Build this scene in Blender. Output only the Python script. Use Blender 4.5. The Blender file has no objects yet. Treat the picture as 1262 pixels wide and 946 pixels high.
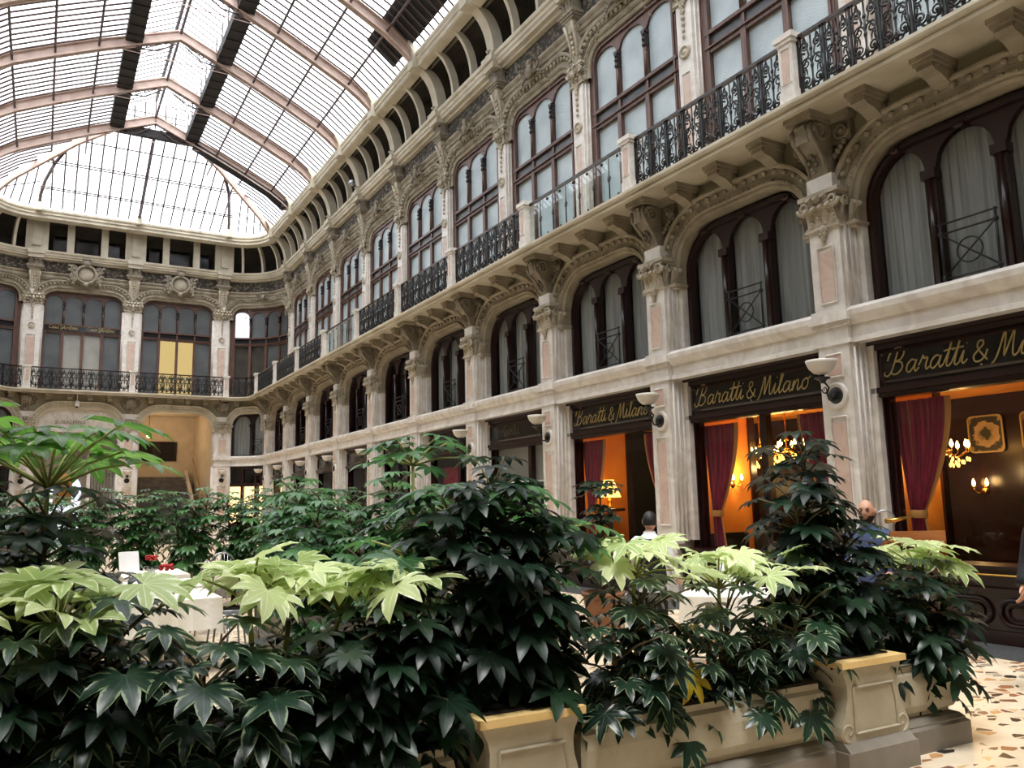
import bpy, bmesh, math, random
from mathutils import Vector, Matrix
SC = bpy.context.scene
C = SC.collection
PI = math.pi
sin, cos = math.sin, math.cos
rng = random.Random(7)
ORD = ['first', 'second', 'third', 'fourth', 'fifth', 'sixth', 'seventh', 'eighth', 'ninth', 'tenth', 'eleventh', 'twelfth']

# ------------------------------------------------------------------ materials
def srgb(h):
    def f(c):
        c /= 255.0
        return c / 12.92 if c <= .04045 else ((c + .055) / 1.055) ** 2.4
    return (f(h[0]), f(h[1]), f(h[2]), 1)

class NT:
    def __init__(s, name):
        s.m = bpy.data.materials.new(name); s.m.use_nodes = True
        s.t = s.m.node_tree; s.t.nodes.clear()
        s.out = s.n('ShaderNodeOutputMaterial')
    def n(s, typ, **kw):
        nd = s.t.nodes.new(typ)
        for k, v in kw.items():
            if k.startswith('i_'):
                k = k[2:]
                nd.inputs[int(k) if k.isdigit() else k.replace('_', ' ')].default_value = v
            else: setattr(nd, k, v)
        return nd
    def l(s, a, ai, b, bi):
        s.t.links.new(a.outputs[ai], b.inputs[bi])
    def ramp(s, pts):
        r = s.n('ShaderNodeValToRGB'); e = r.color_ramp.elements
        while len(e) > 1: e.remove(e[-1])
        e[0].position, e[0].color = pts[0]
        for p, c in pts[1:]:
            x = e.new(p); x.color = c
        return r

def mat(name, a, b=None, rough=.6, scale=4.0, metal=0.0, bump=0.0, bscale=None, spec=.5, detail=4, dist=0.0, lo=.35, hi=.65, stretch=None):
    k = NT(name)
    p = k.n('ShaderNodeBsdfPrincipled', i_Roughness=rough, i_Metallic=metal)
    p.inputs['Specular IOR Level'].default_value = spec
    k.l(p, 0, k.out, 0)
    tc = k.n('ShaderNodeTexCoord'); src = (tc, 'Object')
    if stretch:
        mp = k.n('ShaderNodeMapping'); mp.inputs['Scale'].default_value = stretch
        k.l(tc, 'Object', mp, 0); src = (mp, 0)
    if b is not None:
        nz = k.n('ShaderNodeTexNoise', i_Scale=scale, i_Detail=detail, i_Distortion=dist)
        k.l(src[0], src[1], nz, 'Vector')
        r = k.ramp([(lo, srgb(a)), (hi, srgb(b))])
        k.l(nz, 0, r, 0); k.l(r, 0, p, 'Base Color')
    else: p.inputs['Base Color'].default_value = srgb(a)
    if bump:
        n2 = k.n('ShaderNodeTexNoise', i_Scale=bscale or scale * 3, i_Detail=3)
        k.l(src[0], src[1], n2, 'Vector')
        bp = k.n('ShaderNodeBump', i_Strength=bump, i_Distance=.02)
        k.l(n2, 0, bp, 'Height'); k.l(bp, 0, p, 'Normal')
    return k.m

def emis(name, col, st):
    k = NT(name); e = k.n('ShaderNodeEmission', i_Color=srgb(col), i_Strength=st); k.l(e, 0, k.out, 0); return k.m

def glass(name, tint=(255, 255, 255), refl=.12, rough=.02):
    k = NT(name)
    t = k.n('ShaderNodeBsdfTransparent', i_Color=srgb(tint))
    g = k.n('ShaderNodeBsdfGlossy', i_Roughness=rough)
    f = k.n('ShaderNodeLayerWeight', i_Blend=.5)
    pw = k.n('ShaderNodeMath', operation='POWER'); pw.inputs[1].default_value = 3.5; k.l(f, 'Facing', pw, 0)
    mth = k.n('ShaderNodeMath', operation='MULTIPLY_ADD'); mth.inputs[1].default_value = refl * 3.5; mth.inputs[2].default_value = refl * .4
    mx = k.n('ShaderNodeMixShader')
    k.l(pw, 0, mth, 0); k.l(mth, 0, mx, 0); k.l(t, 0, mx, 1); k.l(g, 0, mx, 2); k.l(mx, 0, k.out, 0)
    return k.m

def frosted(name, a, b):
    k = NT(name)
    tc = k.n('ShaderNodeTexCoord')
    nz = k.n('ShaderNodeTexNoise', i_Scale=1.3, i_Detail=5); k.l(tc, 'Object', nz, 'Vector')
    r = k.ramp([(.3, srgb(a)), (.7, srgb(b))]); k.l(nz, 0, r, 0)
    p = k.n('ShaderNodeBsdfPrincipled', i_Roughness=.3); k.l(r, 0, p, 'Base Color')
    p.inputs['Specular IOR Level'].default_value = .7
    w = k.n('ShaderNodeTexWave', i_Scale=9.0, i_Distortion=6.0, bands_direction='Z'); w.inputs['Detail Scale'].default_value = 3
    k.l(tc, 'Object', w, 'Vector')
    bp = k.n('ShaderNodeBump', i_Strength=.35, i_Distance=.01); k.l(w, 0, bp, 'Height'); k.l(bp, 0, p, 'Normal')
    k.l(p, 0, k.out, 0)
    return k.m

def leafmat(name, dark, mid, vein, margin=None, trans=.25, rough=.3, yellow=None):
    k = NT(name)
    at = k.n('ShaderNodeAttribute', attribute_name='lf')
    sp = k.n('ShaderNodeSeparateColor'); k.l(at, 'Color', sp, 0)
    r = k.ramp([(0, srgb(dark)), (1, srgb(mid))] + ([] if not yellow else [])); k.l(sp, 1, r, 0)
    rv = k.ramp([(0, (1, 1, 1, 1)), (.10, (0, 0, 0, 1))]); k.l(sp, 0, rv, 0)
    m1 = k.n('ShaderNodeMix', data_type='RGBA'); k.l(rv, 0, m1, 0); k.l(r, 0, m1, 6); m1.inputs[7].default_value = srgb(vein)
    last = (m1, 2)
    if margin:
        nz = k.n('ShaderNodeTexNoise', i_Scale=22.0); tc = k.n('ShaderNodeTexCoord'); k.l(tc, 'Object', nz, 'Vector')
        ad = k.n('ShaderNodeMath', operation='ADD'); k.l(sp, 0, ad, 0); k.l(nz, 0, ad, 1)
        rm = k.ramp([(.78 + .3, (0, 0, 0, 1)), (.99, (0, 0, 0, 1)), (1.0, (1, 1, 1, 1))])
        mm = k.n('ShaderNodeMapRange'); mm.inputs[1].default_value = 1.15; mm.inputs[2].default_value = 1.4
        k.l(ad, 0, mm, 0)
        m2 = k.n('ShaderNodeMix', data_type='RGBA'); k.l(mm, 0, m2, 0); k.l(m1, 2, m2, 6); m2.inputs[7].default_value = srgb(margin)
        last = (m2, 2)
    p = k.n('ShaderNodeBsdfPrincipled', i_Roughness=rough); k.l(last[0], last[1], p, 'Base Color')
    p.inputs['Specular IOR Level'].default_value = .45
    tr = k.n('ShaderNodeBsdfTranslucent')
    hs = k.n('ShaderNodeHueSaturation', i_Saturation=1.02, i_Value=1.9); k.l(last[0], last[1], hs, 'Color'); k.l(hs, 0, tr, 'Color')
    mx = k.n('ShaderNodeMixShader'); mx.inputs[0].default_value = trans
    k.l(p, 0, mx, 1); k.l(tr, 0, mx, 2); k.l(mx, 0, k.out, 0)
    return k.m

def terrazzo():
    k = NT('palladiana floor')
    p = k.n('ShaderNodeBsdfPrincipled', i_Roughness=.33); k.l(p, 0, k.out, 0)
    tc = k.n('ShaderNodeTexCoord')
    mp = k.n('ShaderNodeMapping'); k.l(tc, 'Object', mp, 0); mp.inputs['Scale'].default_value = (1, 1.5, 1); mp.inputs['Rotation'].default_value = (0, 0, .5)
    v = k.n('ShaderNodeTexVoronoi', i_Scale=8.5); k.l(mp, 0, v, 'Vector')
    ve = k.n('ShaderNodeTexVoronoi', i_Scale=8.5, feature='DISTANCE_TO_EDGE'); k.l(mp, 0, ve, 'Vector')
    sp = k.n('ShaderNodeSeparateColor'); k.l(v, 'Color', sp, 0)
    cr = k.ramp([(0, srgb((66, 48, 40))), (.18, srgb((40, 36, 34))), (.3, srgb((150, 100, 66))), (.45, srgb((190, 140, 90))), (.6, srgb((120, 80, 64))), (.75, srgb((205, 170, 120))), (.9, srgb((150, 140, 120)))])
    cr.color_ramp.interpolation = 'CONSTANT'; k.l(sp, 1, cr, 0)
    lt = k.n('ShaderNodeMath', operation='LESS_THAN'); k.l(sp, 0, lt, 0); lt.inputs[1].default_value = .36
    gt = k.n('ShaderNodeMath', operation='GREATER_THAN'); k.l(ve, 0, gt, 0); gt.inputs[1].default_value = .085
    mu = k.n('ShaderNodeMath', operation='MULTIPLY'); k.l(lt, 0, mu, 0); k.l(gt, 0, mu, 1)
    nz = k.n('ShaderNodeTexNoise', i_Scale=3.0, i_Detail=5); k.l(tc, 'Object', nz, 'Vector')
    base = k.ramp([(.3, srgb((208, 188, 158))), (.7, srgb((228, 214, 190)))]); k.l(nz, 0, base, 0)
    mx = k.n('ShaderNodeMix', data_type='RGBA'); k.l(mu, 0, mx, 0); k.l(base, 0, mx, 6); k.l(cr, 0, mx, 7)
    k.l(mx, 2, p, 'Base Color')
    return k.m

def relief():
    k = NT('carved frieze stone')
    p = k.n('ShaderNodeBsdfPrincipled', i_Roughness=.85); k.l(p, 0, k.out, 0)
    tc = k.n('ShaderNodeTexCoord')
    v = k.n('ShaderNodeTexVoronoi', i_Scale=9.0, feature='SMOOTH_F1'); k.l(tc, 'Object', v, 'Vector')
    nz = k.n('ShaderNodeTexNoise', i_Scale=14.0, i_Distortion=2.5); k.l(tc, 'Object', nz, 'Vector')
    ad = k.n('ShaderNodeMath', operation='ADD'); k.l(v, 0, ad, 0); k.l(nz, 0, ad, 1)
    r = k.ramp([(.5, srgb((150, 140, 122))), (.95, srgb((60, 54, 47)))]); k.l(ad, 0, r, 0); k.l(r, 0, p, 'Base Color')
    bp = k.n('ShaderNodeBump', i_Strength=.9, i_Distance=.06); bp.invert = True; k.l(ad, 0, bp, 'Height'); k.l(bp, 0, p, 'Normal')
    return k.m

def mural_mat():
    k = NT('painted floral panel')
    p = k.n('ShaderNodeBsdfPrincipled', i_Roughness=.5); k.l(p, 0, k.out, 0)
    tc = k.n('ShaderNodeTexCoord'); nz = k.n('ShaderNodeTexNoise', i_Scale=14.0, i_Detail=4); k.l(tc, 'Object', nz, 'Vector')
    ln = k.n('ShaderNodeVectorMath', operation='LENGTH'); k.l(tc, 'Object', ln, 0)
    a = k.n('ShaderNodeMath', operation='MULTIPLY_ADD'); a.inputs[1].default_value = .2; k.l(nz, 0, a, 0); k.l(ln, 'Value', a, 2)
    r = k.ramp([(.0, srgb((70, 60, 40))), (.17, srgb((38, 40, 22))), (.205, srgb((150, 122, 72))), (.29, srgb((170, 138, 84))), (.31, srgb((34, 34, 22))), (.40, srgb((44, 42, 28))), (.41, srgb((150, 122, 72)))]); k.l(a, 0, r, 0)
    k.l(r, 0, p, 'Base Color'); k.l(r, 0, p, 'Emission Color'); p.inputs['Emission Strength'].default_value = .12
    return k.m

M = dict(
    marble=mat('grey white marble', (206, 198, 190), (231, 226, 220), .45, 2.2, dist=2.0, detail=8, bump=.05),
    pink=mat('pink marble', (192, 164, 150), (208, 186, 172), .45, 3.0, dist=1.5, detail=8),
    stone=mat('cream stucco', (182, 172, 152), (206, 198, 180), .8, 1.5, bump=.1, bscale=30),
    warm=mat('aged stucco', (134, 124, 106), (164, 154, 136), .85, 3.0, bump=.25, bscale=25),
    carve=mat('weathered carved stone', (118, 109, 95), (150, 140, 124), .85, 5.0, bump=.5, bscale=30),
    carve_light=mat('pale carved stone', (164, 153, 134), (196, 186, 168), .8, 6.0, bump=.5, bscale=30),
    wall=mat('ochre grey wall', (142, 134, 112), (160, 152, 130), .9, 2.0),
    frieze=relief(),
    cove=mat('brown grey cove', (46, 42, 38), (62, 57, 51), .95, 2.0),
    mahog=mat('mahogany', (70, 46, 38), (106, 74, 62), .4, 3.0, stretch=(6, 6, .6)),
    mahog_dark=mat('dark mahogany', (26, 12, 11), (46, 22, 20), .25, 3.0, stretch=(5, 5, .8)),
    iron=mat('black wrought iron', (20, 19, 19), None, .45, spec=.5),
    iron_grey=mat('grey iron', (70, 68, 66), None, .5, metal=.3),
    roof_iron=mat('pink painted iron', (184, 158, 146), (206, 182, 170), .6, 3.0),
    roof_dark=mat('dark roof iron', (30, 27, 27), (48, 42, 40), .7, 3.0),
    bar=mat('brown glazing bar', (82, 66, 62), None, .6),
    pane_roof=glass('roof glass', (250, 252, 255), .05, .15),
    pane=glass('clear pane', (235, 238, 240), .07, .02),
    pane_rail=glass('railing glass', (232, 240, 240), .14, .01),
    frost=frosted('frosted glass roof glare', (160, 174, 180), (196, 208, 212)),  # pale tint includes the bright roof reflected in this glass
    frost_dark=frosted('frosted glass grey', (58, 62, 66), (84, 88, 90)),
    frost_mid=frosted('frosted glass mid grey', (132, 132, 126), (158, 156, 148)),
    frost_lit=emis('lit amber glass', (226, 198, 132), .85),
    white_lit=emis('daylit white pane', (235, 238, 245), 1.2),
    warm_lit=emis('lit shop interior', (255, 214, 150), 2.2),
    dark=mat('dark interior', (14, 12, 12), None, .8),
    black=mat('black sign glass', (8, 8, 9), None, .12, spec=.6),
    gold=mat('gilt lettering', (178, 156, 104), None, .5, metal=.2),
    lettering_dim=mat('faded lettering', (92, 78, 58), None, .5),
    brass=mat('brass', (212, 168, 84), None, .25, metal=1.0),
    curtain=mat('grey white curtain', (150, 150, 146), (182, 182, 178), .9, 2.0, stretch=(8, 1, .3)),
    velvet=mat('crimson velvet', (112, 18, 40), (160, 36, 64), .75, 3.0, stretch=(8, 8, .4)),
    gold_trim=mat('golden curtain edge', (206, 146, 76), None, .8),
    plaster=mat('lamp tinted plaster', (224, 140, 52), (236, 156, 64), .85, 2.0),  # orange of the sconce light is put into the plaster colour
    bulb=emis('warm bulb', (255, 190, 100), 30.0),
    shade=emis('lit fabric shade', (255, 186, 84), 5.0),
    bowl=mat('opal glass bowl', (214, 208, 198), None, .35),
    slate=mat('dark grey stone kerb', (44, 46, 46), (70, 72, 72), .6, 30.0),
    floor=terrazzo(),
    planter=mat('cream planter stone', (154, 145, 124), (174, 165, 144), .6, 3.0, bump=.1, bscale=40),
    planter_base=mat('grey planter base', (112, 105, 95), (132, 125, 114), .65, 3.0),
    planter_rim=mat('yellow stone rim', (210, 176, 112), (226, 194, 132), .55, 5.0),
    soil=mat('dark soil', (24, 18, 14), (40, 30, 22), .95, 20.0, bump=.5),
    cloth=mat('ivory tablecloth', (232, 222, 204), (246, 240, 228), .85, 2.0),
    napkin=mat('white napkin', (244, 244, 246), None, .85),
    navy=mat('navy cover', (36, 44, 70), None, .6),
    chrome=mat('chair metal', (150, 150, 150), None, .3, metal=.9),
    terra=mat('terracotta', (120, 80, 56), (140, 96, 68), .8, 8.0),
    red=mat('red petals', (150, 20, 24), (196, 40, 36), .6, 20.0),
    skin=mat('skin', (196, 146, 120), (208, 160, 134), .55, 8.0),
    hair=mat('dark hair', (22, 17, 15), (36, 28, 24), .6, 40.0),
    grey_hair=mat('grey hair', (130, 128, 122), (168, 166, 160), .6, 40.0),
    beard=mat('dark beard', (26, 22, 20), (40, 33, 30), .8, 40.0),
    lips=mat('lips', (158, 96, 86), None, .5),
    eye=mat('eye', (40, 30, 26), None, .2),
    shirt_w=mat('white shirt', (222, 222, 226), None, .8),
    shirt_b=mat('blue shirt', (62, 76, 112), None, .8),
    coat=mat('dark coat', (22, 24, 30), None, .85),
    trouser=mat('black trousers', (18, 18, 20), None, .85),
    shoe=mat('black shoes', (12, 12, 12), None, .3),
    wood=mat('orange brown wood', (150, 90, 46), (182, 116, 62), .4, 3.0, stretch=(1, 8, 8)),
    tread=mat('grey stair stone', (96, 94, 92), (120, 118, 114), .7, 4.0),
    cream=mat('cream painted wall', (196, 182, 160), (208, 196, 176), .85, 2.0),
    stem=mat('brown plant stem', (66, 58, 38), (104, 92, 60), .7, 20.0),
    stem_pale=mat('pale green stalk', (128, 132, 70), (156, 158, 92), .6, 20.0),
    leaf=leafmat('shaded dark fatsia leaf', (9, 21, 15), (28, 53, 33), (40, 66, 46), trans=.16, rough=.36),  # dark green with the front row's shade darkened into it
    leaf_mid=leafmat('lit green fatsia leaf', (30, 62, 34), (74, 118, 66), (104, 146, 92), trans=.28, rough=.32),  # lit copy of the leaf, its light painted as a brighter green
    leaf_var=leafmat('variegated fatsia leaf', (11, 26, 18), (30, 54, 38), (50, 78, 56), margin=(128, 146, 112), trans=.14),
    leaf_young=leafmat('pale young fatsia leaf', (146, 168, 100), (206, 216, 160), (216, 224, 182), margin=(228, 233, 202), trans=.3, rough=.4),
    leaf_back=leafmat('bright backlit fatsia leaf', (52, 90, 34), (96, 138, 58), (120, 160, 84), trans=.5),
    yellow=leafmat('yellowing leaf', (150, 130, 30), (176, 152, 40), (190, 170, 80), trans=.2),
    silver=mat('galvanised steel', (170, 172, 176), None, .35, metal=.8),
    shade_black=mat('black roller shade', (20, 20, 22), (30, 30, 32), .6, 2.0),
)

# ------------------------------------------------------------------ mesh builder
class MB:
    def __init__(s): s.V = []; s.F = []; s.S = []; s.A = None
    def add(s, vs, fs, sm=False):
        n = len(s.V); s.V += [tuple(v) for v in vs]; s.F += [tuple(i + n for i in f) for f in fs]; s.S += [sm] * len(fs)
        return s
    def box(s, x0, x1, y0, y1, z0, z1, nx=1):
        vs = []; fs = []
        for i in range(nx + 1):
            x = x0 + (x1 - x0) * i / nx
            vs += [(x, y0, z0), (x, y1, z0), (x, y1, z1), (x, y0, z1)]
        for i in range(nx):
            a = 4 * i; b = a + 4
            fs += [(a, a + 1, b + 1, b), (a + 1, a + 2, b + 2, b + 1), (a + 2, a + 3, b + 3, b + 2), (a + 3, a, b, b + 3)]
        e = 4 * nx
        fs += [(0, 3, 2, 1), (e, e + 1, e + 2, e + 3)]
        return s.add(vs, fs)
    def prism(s, poly, a0, a1, axis='y', sm=False):
        def P(p, a):
            return (p[0], a, p[1]) if axis == 'y' else ((a, p[0], p[1]) if axis == 'x' else (p[0], p[1], a))
        n = len(poly)
        vs = [P(p, a0) for p in poly] + [P(p, a1) for p in poly]
        fs = [(i, (i + 1) % n, n + (i + 1) % n, n + i) for i in range(n)]
        s.add(vs, fs, sm)
        k = len(s.V) - 2 * n
        s.F += [tuple(k + i for i in range(n))[::-1], tuple(k + n + i for i in range(n))]; s.S += [False, False]
        return s
    def lathe(s, prof, c=(0, 0, 0), seg=16, a0=0, a1=2 * PI, sm=True, axis='z'):
        full = abs(a1 - a0 - 2 * PI) < 1e-6
        m = seg if full else seg + 1
        vs = []; fs = []
        for i in range(m):
            a = a0 + (a1 - a0) * i / seg
            for r, z in prof:
                x, y = r * cos(a), r * sin(a)
                if axis == 'z': vs.append((c[0] + x, c[1] + y, c[2] + z))
                elif axis == 'y': vs.append((c[0] + x, c[1] + z, c[2] + y))
                else: vs.append((c[0] + z, c[1] + x, c[2] + y))
        k = len(prof)
        for i in range(seg):
            j = (i + 1) % m
            for q in range(k - 1):
                fs.append((i * k + q, j * k + q, j * k + q + 1, i * k + q + 1))
        return s.add(vs, fs, sm)
    def tube(s, pts, r, seg=6, sm=True, flat=None):
        pts = [Vector(p) for p in pts]; n = len(pts)
        rs = r if isinstance(r, (list, tuple)) else [r] * n
        vs = []; fs = []
        up = Vector((0, 0, 1)) if abs((pts[-1] - pts[0]).normalized().z) < .9 else Vector((1, 0, 0))
        pa = None
        for i, p in enumerate(pts):
            t = (pts[min(i + 1, n - 1)] - pts[max(i - 1, 0)])
            t = t.normalized() if t.length > 1e-9 else Vector((0, 0, 1))
            if pa is None:
                a = t.cross(up)
                if a.length < 1e-6: a = t.cross(Vector((0, 1, 0)))
                a.normalize()
            else:
                a = pa - t * pa.dot(t)
                a = a.normalized() if a.length > 1e-6 else pa
            pa = a
            b = t.cross(a)
            for k in range(seg):
                q = 2 * PI * k / seg
                vs.append(p + a * (cos(q) * rs[i]) + b * (sin(q) * rs[i] * (flat or 1)))
        for i in range(n - 1):
            for k in range(seg):
                l = (k + 1) % seg
                fs.append((i * seg + k, i * seg + l, (i + 1) * seg + l, (i + 1) * seg + k))
        fs.append(tuple(range(seg))[::-1]); fs.append(tuple((n - 1) * seg + k for k in range(seg)))
        return s.add(vs, fs, sm)
    def blob(s, c, rx, ry=None, rz=None, seg=8, rings=5):
        ry = ry or rx; rz = rz or rx
        vs = [(c[0], c[1], c[2] - rz)]; fs = []
        for i in range(1, rings):
            a = -PI / 2 + PI * i / rings
            for k in range(seg):
                q = 2 * PI * k / seg
                vs.append((c[0] + rx * cos(a) * cos(q), c[1] + ry * cos(a) * sin(q), c[2] + rz * sin(a)))
        vs.append((c[0], c[1], c[2] + rz)); e = len(vs) - 1
        for k in range(seg):
            l = (k + 1) % seg
            fs.append((0, 1 + l, 1 + k))
            for i in range(rings - 2):
                a = 1 + i * seg; fs.append((a + k, a + l, a + seg + l, a + seg + k))
            a = 1 + (rings - 2) * seg; fs.append((a + k, a + l, e))
        return s.add(vs, fs, True)
    def sweep(s, path, prof, closed=False, sm=False):
        # path: list of (x, z, nx, nz) in the local xz plane; prof: list of (out, y)
        vs = []; fs = []; k = len(prof)
        for x, z, nx, nz in path:
            for o, y in prof: vs.append((x + nx * o, y, z + nz * o))
        m = len(path)
        for i in range(m if closed else m - 1):
            j = (i + 1) % m
            for q in range(k - 1): fs.append((i * k + q, j * k + q, j * k + q + 1, i * k + q + 1))
        return s.add(vs, fs, sm)
    def strip(s, a, b, sm=False):
        n = len(a)
        return s.add(list(a) + list(b), [(i, i + 1, n + i + 1, n + i) for i in range(n - 1)], sm)
    def build(s, name, m, parent=None, loc=None, rotz=0, T=None, recalc=True):
        me = bpy.data.meshes.new(name)
        V = [T(v) for v in s.V] if T else s.V
        me.from_pydata(V, [], s.F)
        me.polygons.foreach_set('use_smooth', s.S)
        if s.A:
            at = me.color_attributes.new('lf', 'FLOAT_COLOR', 'POINT')
            at.data.foreach_set('color', [c for a in s.A for c in a])
        if recalc:
            bm = bmesh.new(); bm.from_mesh(me)
            bmesh.ops.recalc_face_normals(bm, faces=bm.faces); bm.to_mesh(me); bm.free()
        me.materials.append(M[m] if isinstance(m, str) else m)
        o = bpy.data.objects.new(name, me); C.objects.link(o)
        if parent: o.parent = parent
        if loc: o.location = loc
        if rotz: o.rotation_euler = (0, 0, rotz)
        return o

def tag(o, label, cat, group=None, kind=None):
    o['label'] = label; o['category'] = cat
    if group: o['group'] = group
    if kind: o['kind'] = kind
    return o
def thing(name, label, cat, loc=(0, 0, 0), rotz=0, group=None, kind=None):
    o = bpy.data.objects.new(name, None); C.objects.link(o); o.empty_display_size = .1
    o.location = loc; o.rotation_euler = (0, 0, rotz)
    return tag(o, label, cat, group, kind)
def dup(root, loc, rotz, label=None, group=None, name=None, scale=None):
    r = root.copy(); C.objects.link(r); r.location = loc; r.rotation_euler = (0, 0, rotz)
    if name: r.name = name
    if label: r['label'] = label
    if group: r['group'] = group
    if scale: r.scale = scale
    for ch in list(root.children):
        c = ch.copy(); C.objects.link(c); c.parent = r
        for g in list(ch.children):
            d = g.copy(); C.objects.link(d); d.parent = c
    return r
def placer(make):
    """first call builds, later calls copy"""
    st = {}
    def f(label, loc, rotz=0, group=None, key=0, name=None):
        if key not in st:
            st[key] = make(key); o = st[key]; o.location = loc; o.rotation_euler = (0, 0, rotz); o['label'] = label
            if group: o['group'] = group
            return o
        return dup(st[key], loc, rotz, label, group, name)
    return f

# ------------------------------------------------------------------ plan of the galleria
XC = 3.33                        # centre line
BAY = 3.48
PY = [6.745 + BAY * (k - 1) for k in range(0, 11)]      # pilaster lines on the right facade, PY[1] is the nearest in view
CC = (7.60, 38.50)               # centre of the right rear corner curve
R_UP, R_LOW, R_SLAB, R_CORN, R_CURB = 2.43, 1.38, .76, 2.17, 1.46
EX = [XC - 4.08, XC, XC + 4.08]  # pilaster lines on the end facade
YN = -4.0
def yend(r): return CC[1] + r
def plan(r, n=14, y0=YN):
    """points with inward-to-wall normals, right side -> end -> left side"""
    P = [(CC[0] + r, y0, 1, 0)]
    yy = y0
    while yy < CC[1] - 3.6:
        yy += 3.48; P.append((CC[0] + r, yy, 1, 0))
    for i in range(n + 1):
        a = PI / 2 * i / n
        P.append((CC[0] + r * cos(a), CC[1] + r * sin(a), cos(a), sin(a)))
    lx = 2 * XC - CC[0]
    for i in range(n + 1):
        a = PI / 2 + PI / 2 * i / n
        P.append((lx + r * cos(a), CC[1] + r * sin(a), cos(a), sin(a)))
    P.append((lx - r, y0, -1, 0))
    return P
def run(mb, r, prof, sm=False):
    """sweep a profile of (into_wall, z) along the plan curve of radius r"""
    P = plan(r); k = len(prof); vs = []; fs = []
    for x, y, nx, ny in P:
        for o, z in prof: vs.append((x + nx * o, y + ny * o, z))
    for i in range(len(P) - 1):
        for q in range(k - 1): fs.append((i * k + q, (i + 1) * k + q, (i + 1) * k + q + 1, i * k + q + 1))
    return mb.add(vs, fs, sm)
def bend(R, side=1):
    """local bay coordinates -> corner curve, relative to the corner centre; s = arc length at radius R"""
    def T(v):
        ps = PI / 4 + v[0] / R; r = R + v[1]
        return (r * sin(ps), r * cos(ps), v[2])
    return T
CL = (2 * XC - CC[0], CC[1])

def outline(a, z0, zs, zt, rx, n=8, off=0.0):
    """flat-topped arch opening, from left foot to right foot: (x, z, nx, nz)"""
    rz = zt - zs
    L = [(-a, z0, -1, 0)]
    for i in range(n + 1):
        q = PI - PI / 2 * i / n
        x, z = -a + rx + rx * cos(q), zs + rz * sin(q)
        nx, nz = cos(q) * rz, sin(q) * rx; d = math.hypot(nx, nz)
        L.append((x, z, nx / d, nz / d))
    m = 6
    for i in range(1, m):
        L.append((-a + rx + (2 * a - 2 * rx) * i / m, zt, 0, 1))
    for i in range(n + 1):
        q = PI / 2 - PI / 2 * i / n
        x, z = a - rx + rx * cos(q), zs + rz * sin(q)
        nx, nz = cos(q) * rz, sin(q) * rx; d = math.hypot(nx, nz)
        L.append((x, z, nx / d, nz / d))
    L.append((a, z0, 1, 0))
    return L
def otop(a, zs, zt, rx):
    def f(x):
        ax = abs(x)
        if ax <= a - rx: return zt
        t = min(1, (ax - (a - rx)) / rx)
        return zs + (zt - zs) * math.sqrt(max(0, 1 - t * t))
    return f
# ------------------------------------------------------------------ ornaments
def tongue(mb, base, out, side, h, w, curl=.12, n=5):
    """an acanthus leaf: rises, then curls outward"""
    b = Vector(base); o = Vector(out); sd = Vector(side); vs = []; fs = []
    for i in range(n + 1):
        t = i / n
        z = h * min(1, t * 1.25) - (h * .25 * max(0, (t - .75) / .25) ** 2)
        d = curl * (.15 + t ** 2.2)
        ww = w * .5 * (1 - .25 * t) * (1 if i < n else .45)
        p = b + o * d + Vector((0, 0, z))
        vs += [p - sd * ww, p + o * .02, p + sd * ww]
    for i in range(n):
        for k in range(2): fs.append((3 * i + k, 3 * i + k + 1, 3 * i + k + 4, 3 * i + k + 3))
    mb.add(vs, fs, True)
def spiral(mb, c, ax1, ax2, r0, turns, tr, a0=0.0, n=22, seg=5, flip=1, r1=.15):
    c = Vector(c); u = Vector(ax1); v = Vector(ax2); pts = []
    for i in range(n + 1):
        t = i / n; a = a0 + flip * 2 * PI * turns * t; r = r0 * (1 - (1 - r1) * t)
        pts.append(c + u * (r * cos(a)) + v * (r * sin(a)))
    mb.tube(pts, [tr * (1 - .4 * i / n) for i in range(n + 1)], seg)
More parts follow.
